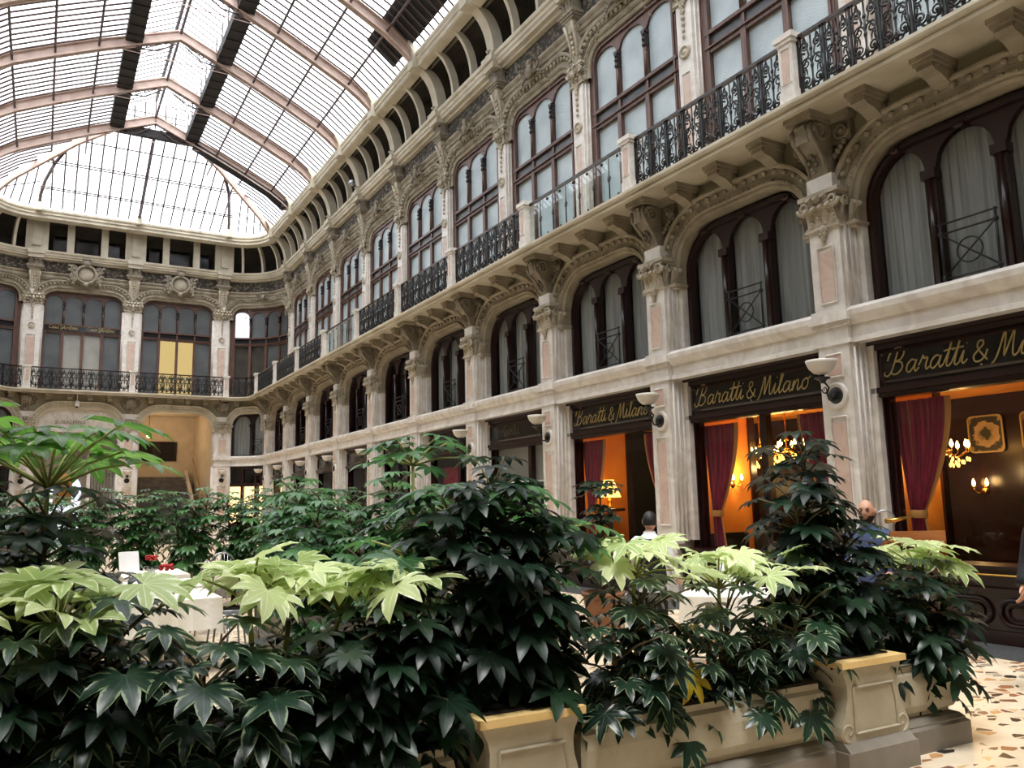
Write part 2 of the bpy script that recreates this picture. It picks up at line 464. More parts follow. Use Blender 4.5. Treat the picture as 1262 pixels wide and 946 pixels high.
def capital(mb, hw, z0, z1, dep=.34, seed=1):
    r = random.Random(seed); h = z1 - z0
    mb.box(-hw, hw, 0, dep, z0, z1)
    for dz, e in ((0, .045), (.035, .03)): mb.box(-hw - e, hw + e, -e, dep, z0 + dz, z0 + dz + .04)
    mb.box(-hw - .09, hw + .09, -.09, dep, z1 - .06, z1); mb.box(-hw - .06, hw + .06, -.06, dep, z1 - .1, z1 - .06)
    n = max(3, int(round(hw * 2 / .13)))
    for i in range(n):
        x = -hw + (2 * hw) * (i + .5) / n
        tongue(mb, (x, 0, z0 + .06), (0, -1, 0), (1, 0, 0), h * .52, 2 * hw / n, .15)
        if i < n - 1: tongue(mb, (x + hw / n, -.02, z0 + .2), (0, -1, 0), (1, 0, 0), h * .5, 2 * hw / n, .14)
    for sx in (-1, 1):
        for y in (.06, .2): tongue(mb, (sx * hw, y, z0 + .06), (sx, 0, 0), (0, 1, 0), h * .5, .12, .1)
        spiral(mb, (sx * (hw - .0), -.09, z1 - .17), (1, 0, 0), (0, 0, 1), .095, 1.5, .03, a0=0 if sx > 0 else PI, flip=-sx)
        spiral(mb, (sx * (hw + .08), .06, z1 - .17), (0, 1, 0), (0, 0, 1), .08, 1.6, .02, a0=PI, flip=1)
        spiral(mb, (sx * hw * .45, -.09, z1 - .19), (1, 0, 0), (0, 0, 1), .06, 1.4, .025, a0=PI if sx > 0 else 0, flip=sx)
    mb.blob((0, -.09, z1 - .1), .07, .05, .06)
    for k in range(18):
        mb.blob((r.uniform(-hw, hw), -.05 - r.random() * .05, r.uniform(z0 + .1, z1 - .12)), .02 + .015 * r.random(), seg=5, rings=3)
    # hanging leaf drop
    for k, (dx, dz, q) in enumerate(((0, -.04, .06), (-.06, -.03, .045), (.06, -.03, .045), (-.035, -.1, .04), (.035, -.1, .04), (0, -.16, .038), (0, -.22, .024))):
        mb.blob((dx, -.03, z0 + dz + .03), q, .035, q * 1.1, 6, 4)
def inlay(parent, x, y, z0, z1, hw, name='marble_panel', scallop=True, m='pink'):
    p = []
    for i in range(9):
        a = PI * i / 8
        p.append((x + hw * cos(a) * -1, z1 - (.5 * hw * sin(a) if scallop else 0)))
    p += [(x + hw, z0), (x - hw, z0)]
    mb = MB().prism(p, y - .012, y + .02); o = mb.build(name, m, parent)
    fr = MB()
    path = [(-hw - .02, z0 - .02), (-hw - .02, z1 + .03), (hw + .02, z1 + .03), (hw + .02, z0 - .02)]
    pts = [Vector((x + a, y - .012, b)) for a, b in path]
    for i in range(4): fr.tube([pts[i], pts[(i + 1) % 4]], .014, 4, False)
    fr.build('panel_moulding', 'marble', o)
    return o
def stepped(mb, hw, z0, z1, dep=.34):
    """pilaster shaft with reeded side returns"""
    mb.box(-hw, hw, 0, dep, z0, z1)
    mb.box(-hw - .035, hw + .035, .06, dep, z0, z1)
    mb.box(-hw - .06, hw + .06, .13, dep, z0, z1)
    mb.box(-hw - .085, hw + .085, .20, dep, z0, z1)
    if hw < .3: mb.box(-hw - .165, hw + .165, .25, dep + .04, z0, z1)
    for sx in (-1, 1):
        for y, e in ((.05, .035), (.12, .06), (.19, .085)):
            mb.tube([(sx * (hw + e), y + .012, z0 + .05), (sx * (hw + e), y + .012, z1 - .05)], .016, 5)

def lower_pilaster(hw):
    t = thing('pilaster', '', 'pilaster')
    b = MB()
    b.box(-hw - .05, hw + .05, -.06, .34, 0, .46); b.box(-hw - .035, hw + .035, -.045, .34, .46, .62)
    b.box(-hw - .06, hw + .06, -.07, .34, .62, .70); b.box(-hw - .03, hw + .03, -.03, .34, .90, .96); b.box(-hw - .015, hw + .015, -.02, .34, .7, .9)
    b.build('base', 'marble', t)
    s = MB(); stepped(s, hw, .96, 3.6); s.build('ground_shaft', 'marble', t)
    inlay(t, 0, 0, 1.22, 2.62, hw * .45); inlay(t, 0, 0, 3.2, 3.45, hw * .45, scallop=False)
    r = MB(); r.lathe([(0, -.03), (.11, -.03), (.13, -.045), (.155, -.045), (.175, -.03), (.175, .02)], (0, 0, 2.93), 20, axis='y')
    r.build('roundel', 'marble', t)
    s = MB(); s.box(-hw - .05, hw + .05, -.03, .34, 3.6, 3.66); s.box(-hw - .01, hw + .01, -.012, .34, 3.66, 3.84)
    s.box(-hw - .04, hw + .04, -.05, .34, 3.84, 3.9); s.box(-hw - .07, hw + .07, -.09, .34, 3.9, 4.0); s.box(-hw - .04, hw + .04, -.05, .34, 4.0, 4.08)
    s.build('sill_block', 'marble', t)
    s = MB(); stepped(s, hw, 4.08, 5.25); s.build('upper_shaft', 'marble', t)
    inlay(t, 0, 0, 4.2, 4.93, hw * .45)
    c = MB(); capital(c, hw, 5.2, 5.72)
    if hw < .3:
        for sx in (-1, 1):
            c.box(*sorted((sx * hw, sx * (hw + .17))), .12, .4, 5.16, 5.24); c.box(*sorted((sx * hw, sx * (hw + .19))), .09, .4, 5.2, 5.24)
            for y in (.14, .26): tongue(c, (sx * (hw + .1), y, 5.22), (sx, -.4, 0), (0, 1, 0), .3, .14, .1)
    c.build('capital', 'carve_light', t)
    s = MB(); s.box(-hw + .03, hw - .03, -.02, .3, 5.72, 5.95); s.build('impost_block', 'marble', t)
    return t
place_lower = placer(lower_pilaster)

def upper_pilaster(hw):
    t = thing('pilaster', '', 'pilaster')
    s = MB(); s.box(-hw - .04, hw + .04, -.05, .34, 6.87, 7.45); s.box(-hw - .02, hw + .02, -.03, .34, 7.45, 7.55); s.build('base', 'marble', t)
    s = MB(); stepped(s, hw, 7.55, 10.95); s.build('shaft', 'marble', t)
    inlay(t, 0, 0, 7.7, 9.5, hw * .45)
    r = MB(); r.lathe([(0, -.05), (.03, -.05), (.05, -.03), (.08, -.02), (.10, -.05), (.13, -.05), (.14, -.01), (.14, .02)], (0, 0, 9.95), 16, axis='y')
    for k in range(5): r.blob((0, -.03, 10.25 + .13 * k), .03 + .008 * k, .03, .05, 6, 4)
    r.build('medallion_and_drop', 'carve_light', t)
    c = MB(); capital(c, hw, 10.96, 11.46, seed=5)
    c.blob((0, -.12, 11.2), .07, .07, .1, 8, 6); c.build('capital', 'carve_light', t)
    s = MB(); s.box(-hw + .04, hw - .04, -.02, .3, 11.46, 11.62); s.build('impost_block', 'marble', t)
    return t
place_upper = placer(upper_pilaster)

def upper_console(hw):
    t = thing('console_bracket', '', 'bracket')
    w = hw * .62
    s = MB(); s.prism([(.3, 11.62), (-.02, 11.62), (-.05, 11.9), (-.1, 12.2), (-.16, 12.42), (-.2, 12.5), (.3, 12.5)], -w, w, 'x')
    for sx in (-1, 1):
        s.tube([(sx * w * .8, -.03, 11.65), (sx * w * .8, -.075, 11.95), (sx * w * .85, -.13, 12.2), (sx * w, -.2, 12.42)], [.03, .035, .045, .05], 6)
        spiral(s, (sx * (w + .01), -.08, 12.33), (0, 1, 0), (0, 0, 1), .11, 1.7, .022, a0=0, flip=-1)
    for k in range(5): s.blob((0, -.06 - .02 * k, 11.75 + .12 * k), .035 + .008 * k, .04, .05, 6, 4)
    s.build('scroll', 'carve_light', t)
    s = MB()
    for z0, z1, e in ((12.5, 12.56, .02), (12.56, 12.62, .05), (12.62, 12.70, .08), (12.7, 12.95, 0.0), (12.95, 13.02, .05)): s.box(-w - .06 - e, w + .06 + e, -.2 - e, .3, z0, z1)
    for sx in (-1, 0, 1):
        tongue(s, (sx * w * .8, -.2, 12.72), (0, -1, 0), (1, 0, 0), .26, w * .75, .12)
    for sx in (-1, 1): tongue(s, (sx * (w + .06), -.08, 12.72), (sx, 0, 0), (0, 1, 0), .26, .2, .1)
    s.build('capital_block', 'carve', t)
    s = MB(); s.box(-w - .1, w + .1, -.36, -.05, 13.02, 13.2); s.box(-w - .13, w + .13, -.42, -.05, 13.2, 13.38); s.build('cornice_break', 'stone', t)
    return t
place_uconsole = placer(upper_console)

def scroll_console(hw):
    t = thing('scroll_console', '', 'bracket')
    w = .16
    s = MB()
    s.prism([(.34, 5.95), (-.02, 5.95), (-.05, 6.1), (-.08, 6.22), (-.2, 6.32), (-.29, 6.42), (-.32, 6.54), (-.28, 6.64), (.34, 6.66)], -w, w, 'x')
    for sx in (-1, 1):
        spiral(s, (sx * (w + .012), -.14, 6.5), (0, 1, 0), (0, 0, 1), .14, 1.8, .038, a0=PI, flip=-1)
        s.blob((sx * (w + .01), -.14, 6.5), .025, .035, .035)
        s.tube([(sx * w * .8, -.02, 5.98), (sx * w * .8, -.07, 6.15), (sx * w * .85, -.17, 6.28), (sx * w * .9, -.3, 6.42), (sx * w * .9, -.33, 6.55), (sx * w * .85, -.26, 6.65)], [.02, .03, .035, .035, .03, .025], 6)
    for k in range(6):
        s.blob((rng.uniform(-.08, .08), -.06 - .012 * k, 6.02 + .045 * k), .035, .03, .035, 6, 4)
    tongue(s, (0, -.3, 6.36), (0, -1, 0), (1, 0, 0), .26, .2, .09)
    s.build('scroll', 'carve', t)
    for sx in (-1, 1):
        s = MB()
        s.box(min(sx * .15, sx * .45), max(sx * .15, sx * .45), .12, .4, 6.36, 6.67)
        spiral(s, (sx * .32, .1, 6.52), (1, 0, 0), (0, 0, 1), .125, 1.8, .036, a0=0 if sx > 0 else PI, flip=-sx)
        s.blob((sx * .32, .1, 6.52), .045, .04, .045)
        for k in range(4): s.blob((sx * (.2 + .05 * k), .1, 6.36 - .05 * (3 - k)), .045, .05, .05, 6, 4)
        s.build('side_volute', 'carve', t)
    s = MB(); s.box(-.2, .2, -.36, .4, 6.66, 6.70); s.box(-.22, .22, -.39, .4, 6.70, 6.77); s.box(-.48, .48, .06, .4, 6.66, 6.70); s.box(-.5, .5, .03, .4, 6.70, 6.77)
    s.build('abacus', 'warm', t)
    return t
place_console = placer(scroll_console)

def corbel(_):
    t = thing('corbel', '', 'bracket')
    s = MB(); s.box(-.15, .15, -.3, .5, 6.71, 6.77); s.box(-.13, .13, -.27, .5, 6.66, 6.71); s.build('cap_slab', 'warm', t)
    s = MB(); s.prism([(.5, 6.66), (-.24, 6.66), (-.25, 6.6), (-.19, 6.56), (-.08, 6.54), (.08, 6.46), (.3, 6.4), (.5, 6.4)], -.1, .1, 'x')
    for sx in (-1, 1):
        spiral(s, (sx * .1, .2, 6.56), (0, 1, 0), (0, 0, 1), .07, 1.5, .018, a0=0)
        spiral(s, (sx * .1, -.17, 6.61), (0, 1, 0), (0, 0, 1), .04, 1.3, .014, a0=0)
    s.build('scroll_body', 'warm', t)
    return t
place_corbel = placer(corbel)

def archivolt(a, z0, zs, zt, rx, k, label, loc, rotz, beads=True, T=None, m='stone', scale=1.0):
    ol = outline(a, z0, zs, zt, rx)
    pr = [(0, .25), (0, .02), (.04, .0), (.07, 0), (.07, -.03), (.09, -.05), (.12, -.05), (.13, -.02), (.20, -.02), (.20, -.04), (.28, -.04), (.28, -.10), (.31, -.12), (.34, -.12), (.34, .06)]
    mb = MB().sweep(ol, [(o * scale, y) for o, y in pr])
    if beads:
        run_ = 0
        for i in range(len(ol) - 1):
            x0, za, n0, m0 = ol[i]; x1, zb, n1, m1 = ol[i + 1]
            L = math.hypot(x1 - x0, zb - za); run_ += L
            q = max(1, int(L / .15 + .5))
            for j in range(q):
                t = (j + .5) / q; nx = n0 + (n1 - n0) * t; nz = m0 + (m1 - m0) * t
                x = x0 + (x1 - x0) * t + nx * .24 * scale; z = za + (zb - za) * t + nz * .24 * scale
                mb.blob((x, -.07, z), .045 * scale, .045, .045 * scale, 6, 4)
                for h in (-.25, .25): mb.blob((x - nx * .135 * scale + (x1 - x0) / q * h, -.05, z - nz * .135 * scale + (zb - za) / q * h), .026 * scale, .022, .026 * scale, 4, 3)
    o = mb.build('arch_moulding', m, None, loc, rotz, T)
    tag(o, label, 'arch moulding', 'arch mouldings over the window openings')
    o['kind'] = 'structure'; o.name = 'trim_arch'
    return o

def wall_over(mb, a, zs, zt, rx, W, z0, z1, y=.05, n=36):
    """wall of half width W with the opening cut out, appended in local coords"""
    f = otop(a, zs, zt, rx)
    xs = sorted(set([-a + 2 * a * i / n for i in range(n + 1)]))
    mb.strip([(x, y, f(x)) for x in xs], [(x, y, z1) for x in xs])
    for s in (-1, 1):
        m = 4
        q = [s * (a + (W - a) * i / m) for i in range(m + 1)]
        mb.strip([(x, y, zs) for x in q], [(x, y, z1) for x in q])

# ------------------------------------------------------------------ windows
def upper_window(name, label, a, n, mats, loc=None, rotz=0, T=None, rx=.42, glow={}):
    """mats = (upper pane, lower pane). glow: {(row, light): material}"""
    zs, zt, z0 = 11.22, 11.66, 6.87
    t = thing(name, label, 'window', loc, rotz, kind='structure')
    ol = outline(a, z0, zs, zt, rx)
    f = MB().sweep(ol, [(0, .1), (0, -.02), (-.05, -.02), (-.05, -.045), (-.1, -.045), (-.1, .1)])
    nx = 12
    f.box(-a, a, -.03, .1, 9.72, 9.80, nx); f.box(-a, a, -.05, .1, 10.08, 10.15, nx); f.box(-a, a, -.07, .1, 9.80, 9.83, nx)
    f.box(-a, a, -.02, .1, z0, 7.12, nx)
    for s in (-1, 1): f.box(*sorted((s * (a - .02), s * (a + .2))), -.01, .12, z0, 11.4)
    e = [-a + 2 * a * i / n for i in range(n + 1)]
    for i in range(1, n):
        f.box(e[i] - .06, e[i] + .06, -.04, .1, z0, 9.8); f.box(e[i] - .035, e[i] + .035, -.02, .08, 9.8, 11.2)
        f.tube([(e[i], -.03, 10.15), (e[i], -.03, 10.95)], .04, 8)
    f.build('frame', 'mahog', t, T=T)
    f = MB(); f.box(-a + .05, a - .05, .02, .06, 9.83, 10.08, nx); f.build('transom_band', 'dark' if mats[0] != 'frost' else 'frost_dark', t, T=T)
    sp = MB(); fo = otop(a, zs, zt, rx)
    for i in range(n):
        c = (e[i] + e[i + 1]) / 2; hw = a / n - .05
        xs = [c - a / n + 2 * a / n * j / 16 for j in range(17)]
        def arch(x):
            d = abs(x - c) / hw
            zz = 11.2 + (.28 * math.sqrt(1 - d * d) if d < 1 else 0)
            return min(zz, fo(x) - .03)
        sp.strip([(x, .0, arch(x)) for x in xs], [(x, .0, fo(x) + .0) for x in xs])
        sp.strip([(x, .0, arch(x)) for x in xs], [(x, .06, arch(x)) for x in xs])
        xs = [c - hw + 2 * hw * j / 12 for j in range(13)]
        MB().strip([(x, .05, 10.1) for x in xs], [(x, .05, arch(x) + .01) for x in xs]).build('upper_pane', glow.get((1, i), mats[0]), t, T=T)
        MB().strip([(x, .05, 7.1) for x in xs], [(x, .05, 9.75) for x in xs]).build('lower_pane', glow.get((0, i), mats[1]), t, T=T)
    sp.build('spandrel', 'mahog', t, T=T)
    for i in range(1, n):
        c = MB(); c.box(e[i] - .06, e[i] + .06, -.08, .06, 11.1, 11.16); c.box(e[i] - .045, e[i] + .045, -.06, .06, 10.8, 11.1)
        for z in (10.82, 10.95, 11.06): c.blob((e[i], -.06, z), .055, .04, .05, 6, 4)
        c.blob((e[i], -.03, 10.7), .045, .04, .08, 6, 4)
        c.build('mullion_capital', 'mahog_dark', t, T=T)
    return t

def mezz_window(name, label, a, n, curtain, loc=None, rotz=0, T=None, rail=True, rail_at=1, glassm='pane'):
    zs, zt, z0, rx = 5.42, 6.16, 4.06, .74 if a > 1 else .4
    t = thing(name, label, 'window', loc, rotz, kind='structure')
    ol = outline(a, z0, zs, zt, rx)
    MB().sweep(ol, [(0, .2), (0, -.02), (-.05, -.02), (-.06, -.05), (-.11, -.05), (-.12, .02), (-.12, .1)]).build('frame', 'mahog_dark', t, T=T)
    f = MB(); fo = otop(a, zs, zt, rx); e = [-a + .06 + (2 * a - .12) * i / n for i in range(n + 1)]
    f.box(-a, a, -.03, .1, z0, 4.14, 8)
    for s in (-1, 1):
        for d, y in ((.0, -.0), (.05, -.05), (.10, -.10)): f.box(*sorted((s * (a - .02 + d), s * (a + .06 + d))), y, .12, z0, 5.6)
    for i in range(1, n):
        f.box(e[i] - .07, e[i] + .07, -.04, .1, z0, 5.6); f.tube([(e[i], -.05, z0), (e[i], -.05, 5.5)], .04, 8)
        f.box(e[i] - .09, e[i] + .09, -.09, .08, 5.5, 5.62)
    for i in range(n):
        c = (e[i] + e[i + 1]) / 2; w = (e[i + 1] - e[i]) / 2; hw = w - .06
        xs = [c - w + 2 * w * j / 16 for j in range(17)]
        def arch(x):
            d = abs(x - c) / hw
            return min(5.6 + (.42 * math.sqrt(1 - d * d) if d < 1 else 0), fo(x) - .04)
        f.strip([(x, .0, arch(x)) for x in xs], [(x, .0, fo(x)) for x in xs])
        f.strip([(x, .0, arch(x)) for x in xs], [(x, .09, arch(x)) for x in xs])
        xs = [c - hw + 2 * hw * j / 12 for j in range(13)]
        MB().strip([(x, .07, 4.1) for x in xs], [(x, .07, arch(x) + .01) for x in xs]).build('pane', glassm, t, T=T)
        if curtain:
            m = 60; q = [c - hw - .03 + (2 * hw + .06) * j / m for j in range(m + 1)]
            MB().strip([(x, .17 + .02 * sin(x * 55), 4.12) for x in q], [(x, .17 + .014 * sin(x * 55), min(6.1, arch(x) + .2) if 0 else 6.1) for x in q], True).build('curtain', curtain, t, T=T)
        # keystone knob
        f.blob((c, -.05, min(6.04, fo(c) - .06)), .09, .05, .05, 8, 4)
    f.build('mullion_and_head', 'mahog_dark', t, T=T)
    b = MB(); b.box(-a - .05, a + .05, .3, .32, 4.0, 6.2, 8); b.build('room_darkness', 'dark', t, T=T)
    if rail:
        i = rail_at; x0, x1 = e[i] + .07, e[i + 1] - .07
        r = MB(); c = (x0 + x1) / 2; zc = 4.47
        for z in (4.18, 4.74, 4.86): r.tube([(x0, -.1, z), (x1, -.1, z)], .013, 5)
        for x in (x0 + .03, x1 - .03):
            r.tube([(x, -.1, 4.1), (x, -.1, 4.88)], .016, 6); r.blob((x, -.1, 4.74), .035); r.blob((x, -.1, 4.2), .03)
        r.tube([(x0 + .03, -.1, 4.2), (x1 - .03, -.1, 4.74)], .011, 5); r.tube([(x0 + .03, -.1, 4.74), (x1 - .03, -.1, 4.2)], .011, 5)
        r.tube([(c + .15 * cos(2 * PI * k / 20), -.1, zc + .15 * sin(2 * PI * k / 20)) for k in range(21)], .011, 5)
        r.build('guard_rail', 'iron', t, T=T)
    return t

# ------------------------------------------------------------------ railings
def iron_panel(L, T=None):
    """wrought-iron scroll panel of length L, base at z 0, standing about 0.95 high; y = 0 plane"""
    r = MB()
    r.box(-L / 2, L / 2, -.022, .022, .06, .085, 8)
    n = max(2, int(round(L / .4))); u = L / n
    for i in range(n + 1):
        x = -L / 2 + u * i
        r.box(x - .014, x + .014, -.014, .014, .08, .93)
        r.box(x - .05, x - .036, -.008, .008, .08, .93); r.box(x + .036, x + .05, -.008, .008, .08, .93)
    for i in range(n):
        c = -L / 2 + u * (i + .5); h = u / 2
        A = lambda x, z: (c + x, 0, z)
        r.tube([A(0, .1), A(0, .3), A(0, .5), A(0, .9)], [.03, .012, .018, .012], 5)
        for s in (-1, 1):
            ax = (s, 0, 0); z = (0, 0, 1)
            spiral(r, A(s * h * .50, .27), ax, z, .095, 1.7, .018, a0=PI, flip=1, n=16, seg=4)
            spiral(r, A(s * h * .46, .52), ax, z, .085, 1.6, .016, a0=PI, flip=-1, n=16, seg=4)
            spiral(r, A(s * h * .50, .76), ax, z, .09, 1.6, .017, a0=-PI / 2, flip=1, n=16, seg=4)
            r.tube([A(0, .12), A(s * h * .35, .16), A(s * h * .85, .3), A(s * h * .7, .5), A(s * h * .2, .62), A(s * h * .5, .9)], .016, 4)
            r.tube([A(s * h * .95, .1), A(s * h * .6, .4), A(s * h * .9, .62), A(s * h * .55, .88)], .013, 4)
            r.blob(A(s * h * .5, .27), .022, .015, .022, 5, 4); r.blob(A(s * h * .5, .76), .02, .015, .02, 5, 4)
            tongue(r, A(s * h * .3, .36), (s, 0, 0), (0, 0, 1), .1, .05, .06, 3)
        r.blob(A(0, .2), .035, .02, .06, 6, 4); r.blob(A(0, .46), .03, .02, .05, 6, 4); r.blob(A(0, .7), .03, .02, .045, 6, 4)
    return r
def iron_railing(key):
    L = key
    t = thing('iron_railing', '', 'railing')
    iron_panel(L).build('scroll_panel', 'iron', t)
    MB().box(-L / 2, L / 2, -.035, .035, .93, .975).build('handrail', 'mahog_dark', t)
    return t
place_iron = placer(iron_railing)
def glass_railing(key):
    L = key
    t = thing('glass_railing', '', 'railing')
    MB().strip([(-L / 2, 0, .1), (L / 2, 0, .1)], [(-L / 2, 0, .9), (L / 2, 0, .9)]).build('glass_sheet', 'pane_rail', t)
    r = MB(); n = 7
    for i in range(1, n):
        x = -L / 2 + L * i / n
        r.tube([(x, -.03, 0), (x, -.03, .93)], .014, 6)
        for k in range(8):
            a = k * PI / 4; r.tube([(x, -.03, .5), (x + .06 * cos(a), -.03, .5 + .06 * sin(a))], .009, 4)
        for z in (.14, .86): r.blob((x + L / n / 2, -.01, z), .035, .02, .035, 5, 4)
    r.box(-L / 2, L / 2, -.02, .02, .04, .07)
    r.build('rods_and_rosettes', 'iron', t)
    MB().box(-L / 2, L / 2, -.03, .03, .93, .975).build('handrail', 'mahog_dark', t)
    return t
place_glassrail = placer(glass_railing)
def baluster_post(_):
    t = thing('balustrade_post', '', 'post')
    s = MB(); s.box(-.13, .13, -.13, .13, 0, .22); s.box(-.115, .115, -.115, .115, .22, .9); s.box(-.14, .14, -.14, .14, .9, .95); s.box(-.16, .16, -.16, .16, .95, 1.03)
    s.build('shaft', 'marble', t)
    for sx in (1,):
        p = MB().box(-.06, .06, -.122, -.11, .34, .8); p.build('marble_panel', 'pink', t)
        f = MB()
        for q in ((-.075, .32, -.075, .82), (.075, .32, .075, .82), (-.075, .32, .075, .32), (-.075, .82, .075, .82)):
            f.tube([(q[0], -.118, q[1]), (q[2], -.118, q[3])], .012, 4, False)
        f.build('panel_moulding', 'marble', t)
    return t
place_post = placer(baluster_post)

def cove_bracket(big):
    """curved cove rib: y = 0 at the cornice plane, rises 13.38 -> 14.72 and leans out over the hall"""
    t = thing('cove_bracket', '', 'bracket')
    w = .17 if big else .055; n = 12
    fr, bk = [], []
    for i in range(n + 1):
        q = PI / 2 * i / n
        y = -.70 * (1 - cos(q)); z = 13.4 + 1.28 * sin(q)
        fr.append((y, z))
    dpt = .30 if big else .2
    bk = [(min(.3, y + dpt + .1 * (i / n)), z) for i, (y, z) in enumerate(fr)]
    s = MB()
    poly = fr + bk[::-1]
    # build as strips so that the curved face shades smoothly
    for x0 in (-w, w): s.strip([(x0, a, b) for a, b in fr], [(x0, a, b) for a, b in bk])
    s.strip([(-w, a, b) for a, b in fr], [(w, a, b) for a, b in fr], True); s.strip([(-w, a, b) for a, b in bk], [(w, a, b) for a, b in bk])
    s.build('curved_rib', 'stone', t, recalc=True)
    if big:
        s = MB(); s.box(-w - .03, w + .03, -.06, .3, 13.38, 13.52); spiral(s, (0, -.05, 13.56), (0, 1, 0), (0, 0, 1), .08, 1.3, .03, a0=PI); s.build('rib_foot', 'stone', t)
        s = MB(); s.box(-w - .02, w + .02, -.84, -.5, 14.62, 15.12); s.prism([(-.55, 15.12), (-.84, 15.12), (-1.02, 15.42), (-.86, 15.42), (-.7, 15.25)], -w - .02, w + .02, 'x')
        s.build('rib_shoe', 'stone', t)
    return t
place_cove = placer(cove_bracket)

def cluster(key):
    """garland ornament at the crown of an arch"""
    t = thing('arch_ornament', '', 'ornament')
    s = MB(); r = random.Random(3)
    s.blob((0, -.12, 0), .14, .1, .2, 8, 6); s.blob((0, -.14, .2), .1, .08, .1, 8, 5)
    for sx in (-1, 1):
        for k in range(6): tongue(s, (sx * (.08 + .06 * k), -.08, -.12 + .03 * k), (sx * .4, -1, 0), (0, 0, 1) if k % 2 else (sx, 0, 0), .22 - .01 * k, .12, .1, 4)
        spiral(s, (sx * .28, -.1, .08), (sx, 0, 0), (0, 0, 1), .12, 1.5, .028, a0=PI)
        for k in range(10): s.blob((sx * (.15 + .09 * k), -.08 - .04 * r.random(), -.08 - .012 * k * k + .05 * r.random()), .05 - .003 * k, .045, .05 - .003 * k, 5, 4)
    s.build('carved_garland', 'carve', t)
    return t
place_cluster = placer(cluster)
def cartouche(_):
    t = thing('cartouche', '', 'ornament')
    s = MB(); s.lathe([(0, -.1), (.2, -.1), (.33, -.06), (.38, .1)], (0, 0, 0), 20, axis='y'); s.build('oval_boss', 'warm', t)
    f = MB(); f.lathe([(.34, 0), (.36, -.14), (.42, -.16), (.48, -.1), (.5, .1)], (0, 0, 0), 24, axis='y')
    r = random.Random(8)
    for sx in (-1, 1):
        spiral(f, (sx * .52, -.1, -.22), (sx, 0, 0), (0, 0, 1), .17, 1.7, .04, a0=PI / 2); spiral(f, (sx * .5, -.1, .28), (sx, 0, 0), (0, 0, 1), .14, 1.6, .035, a0=-PI / 2)
        for k in range(9): f.blob((sx * (.46 + .26 * r.random()), -.1, -.45 + .1 * k), .07, .05, .07, 6, 4)
        for k in range(4): tongue(f, (sx * (.45 + .05 * k), -.08, -.4 + .2 * k), (sx, -.6, 0), (0, 0, 1), .2, .14, .14, 4)
    f.blob((0, -.12, .52), .16, .1, .14, 8, 5); f.blob((0, -.12, -.5), .12, .1, .12, 8, 5)
    for k in (-1, 0, 1): tongue(f, (.12 * k, -.1, .5), (.3 * k, -1, 0), (1, 0, 0), .26, .14, .1, 4)
    f.build('scroll_frame', 'carve', t)
    return t
place_cart = placer(cartouche)

def wall_lamp(_):
    """bracket lamp, y = 0 at the pilaster face"""
    t = thing('wall_lamp', '', 'lamp')
    s = MB(); s.lathe([(0, -.05), (.06, -.05), (.11, -.035), (.125, 0)], (0, 0, 2.93), 14, axis='y'); s.blob((0, -.06, 2.93), .03)
    s.build('back_plate', 'iron', t)
    s = MB(); s.tube([(0, -.05, 2.9), (0, -.1, 2.86), (0, -.17, 2.87), (0, -.2, 2.95), (0, -.16, 3.03), (0, -.22, 3.08), (0, -.27, 3.1)], .014, 6)
    spiral(s, (0, -.24, 3.0), (0, 1, 0), (0, 0, 1), .06, 1.2, .01, a0=PI)
    s.lathe([(0, 0), (.03, 0), (.05, .04), (.1, .06), (.1, .075), (.03, .08), (.03, .12), (0, .12)], (0, -.27, 3.08), 12)
    s.build('iron_arm', 'iron', t)
    MB().lathe([(.03, 0), (.1, .02), (.16, .08), (.19, .15), (.2, .19), (.185, .19), (.15, .1), (.06, .03), (0, .03)], (0, -.27, 3.19), 20).build('glass_bowl', 'bowl', t)
    return t
place_lamp = placer(wall_lamp)
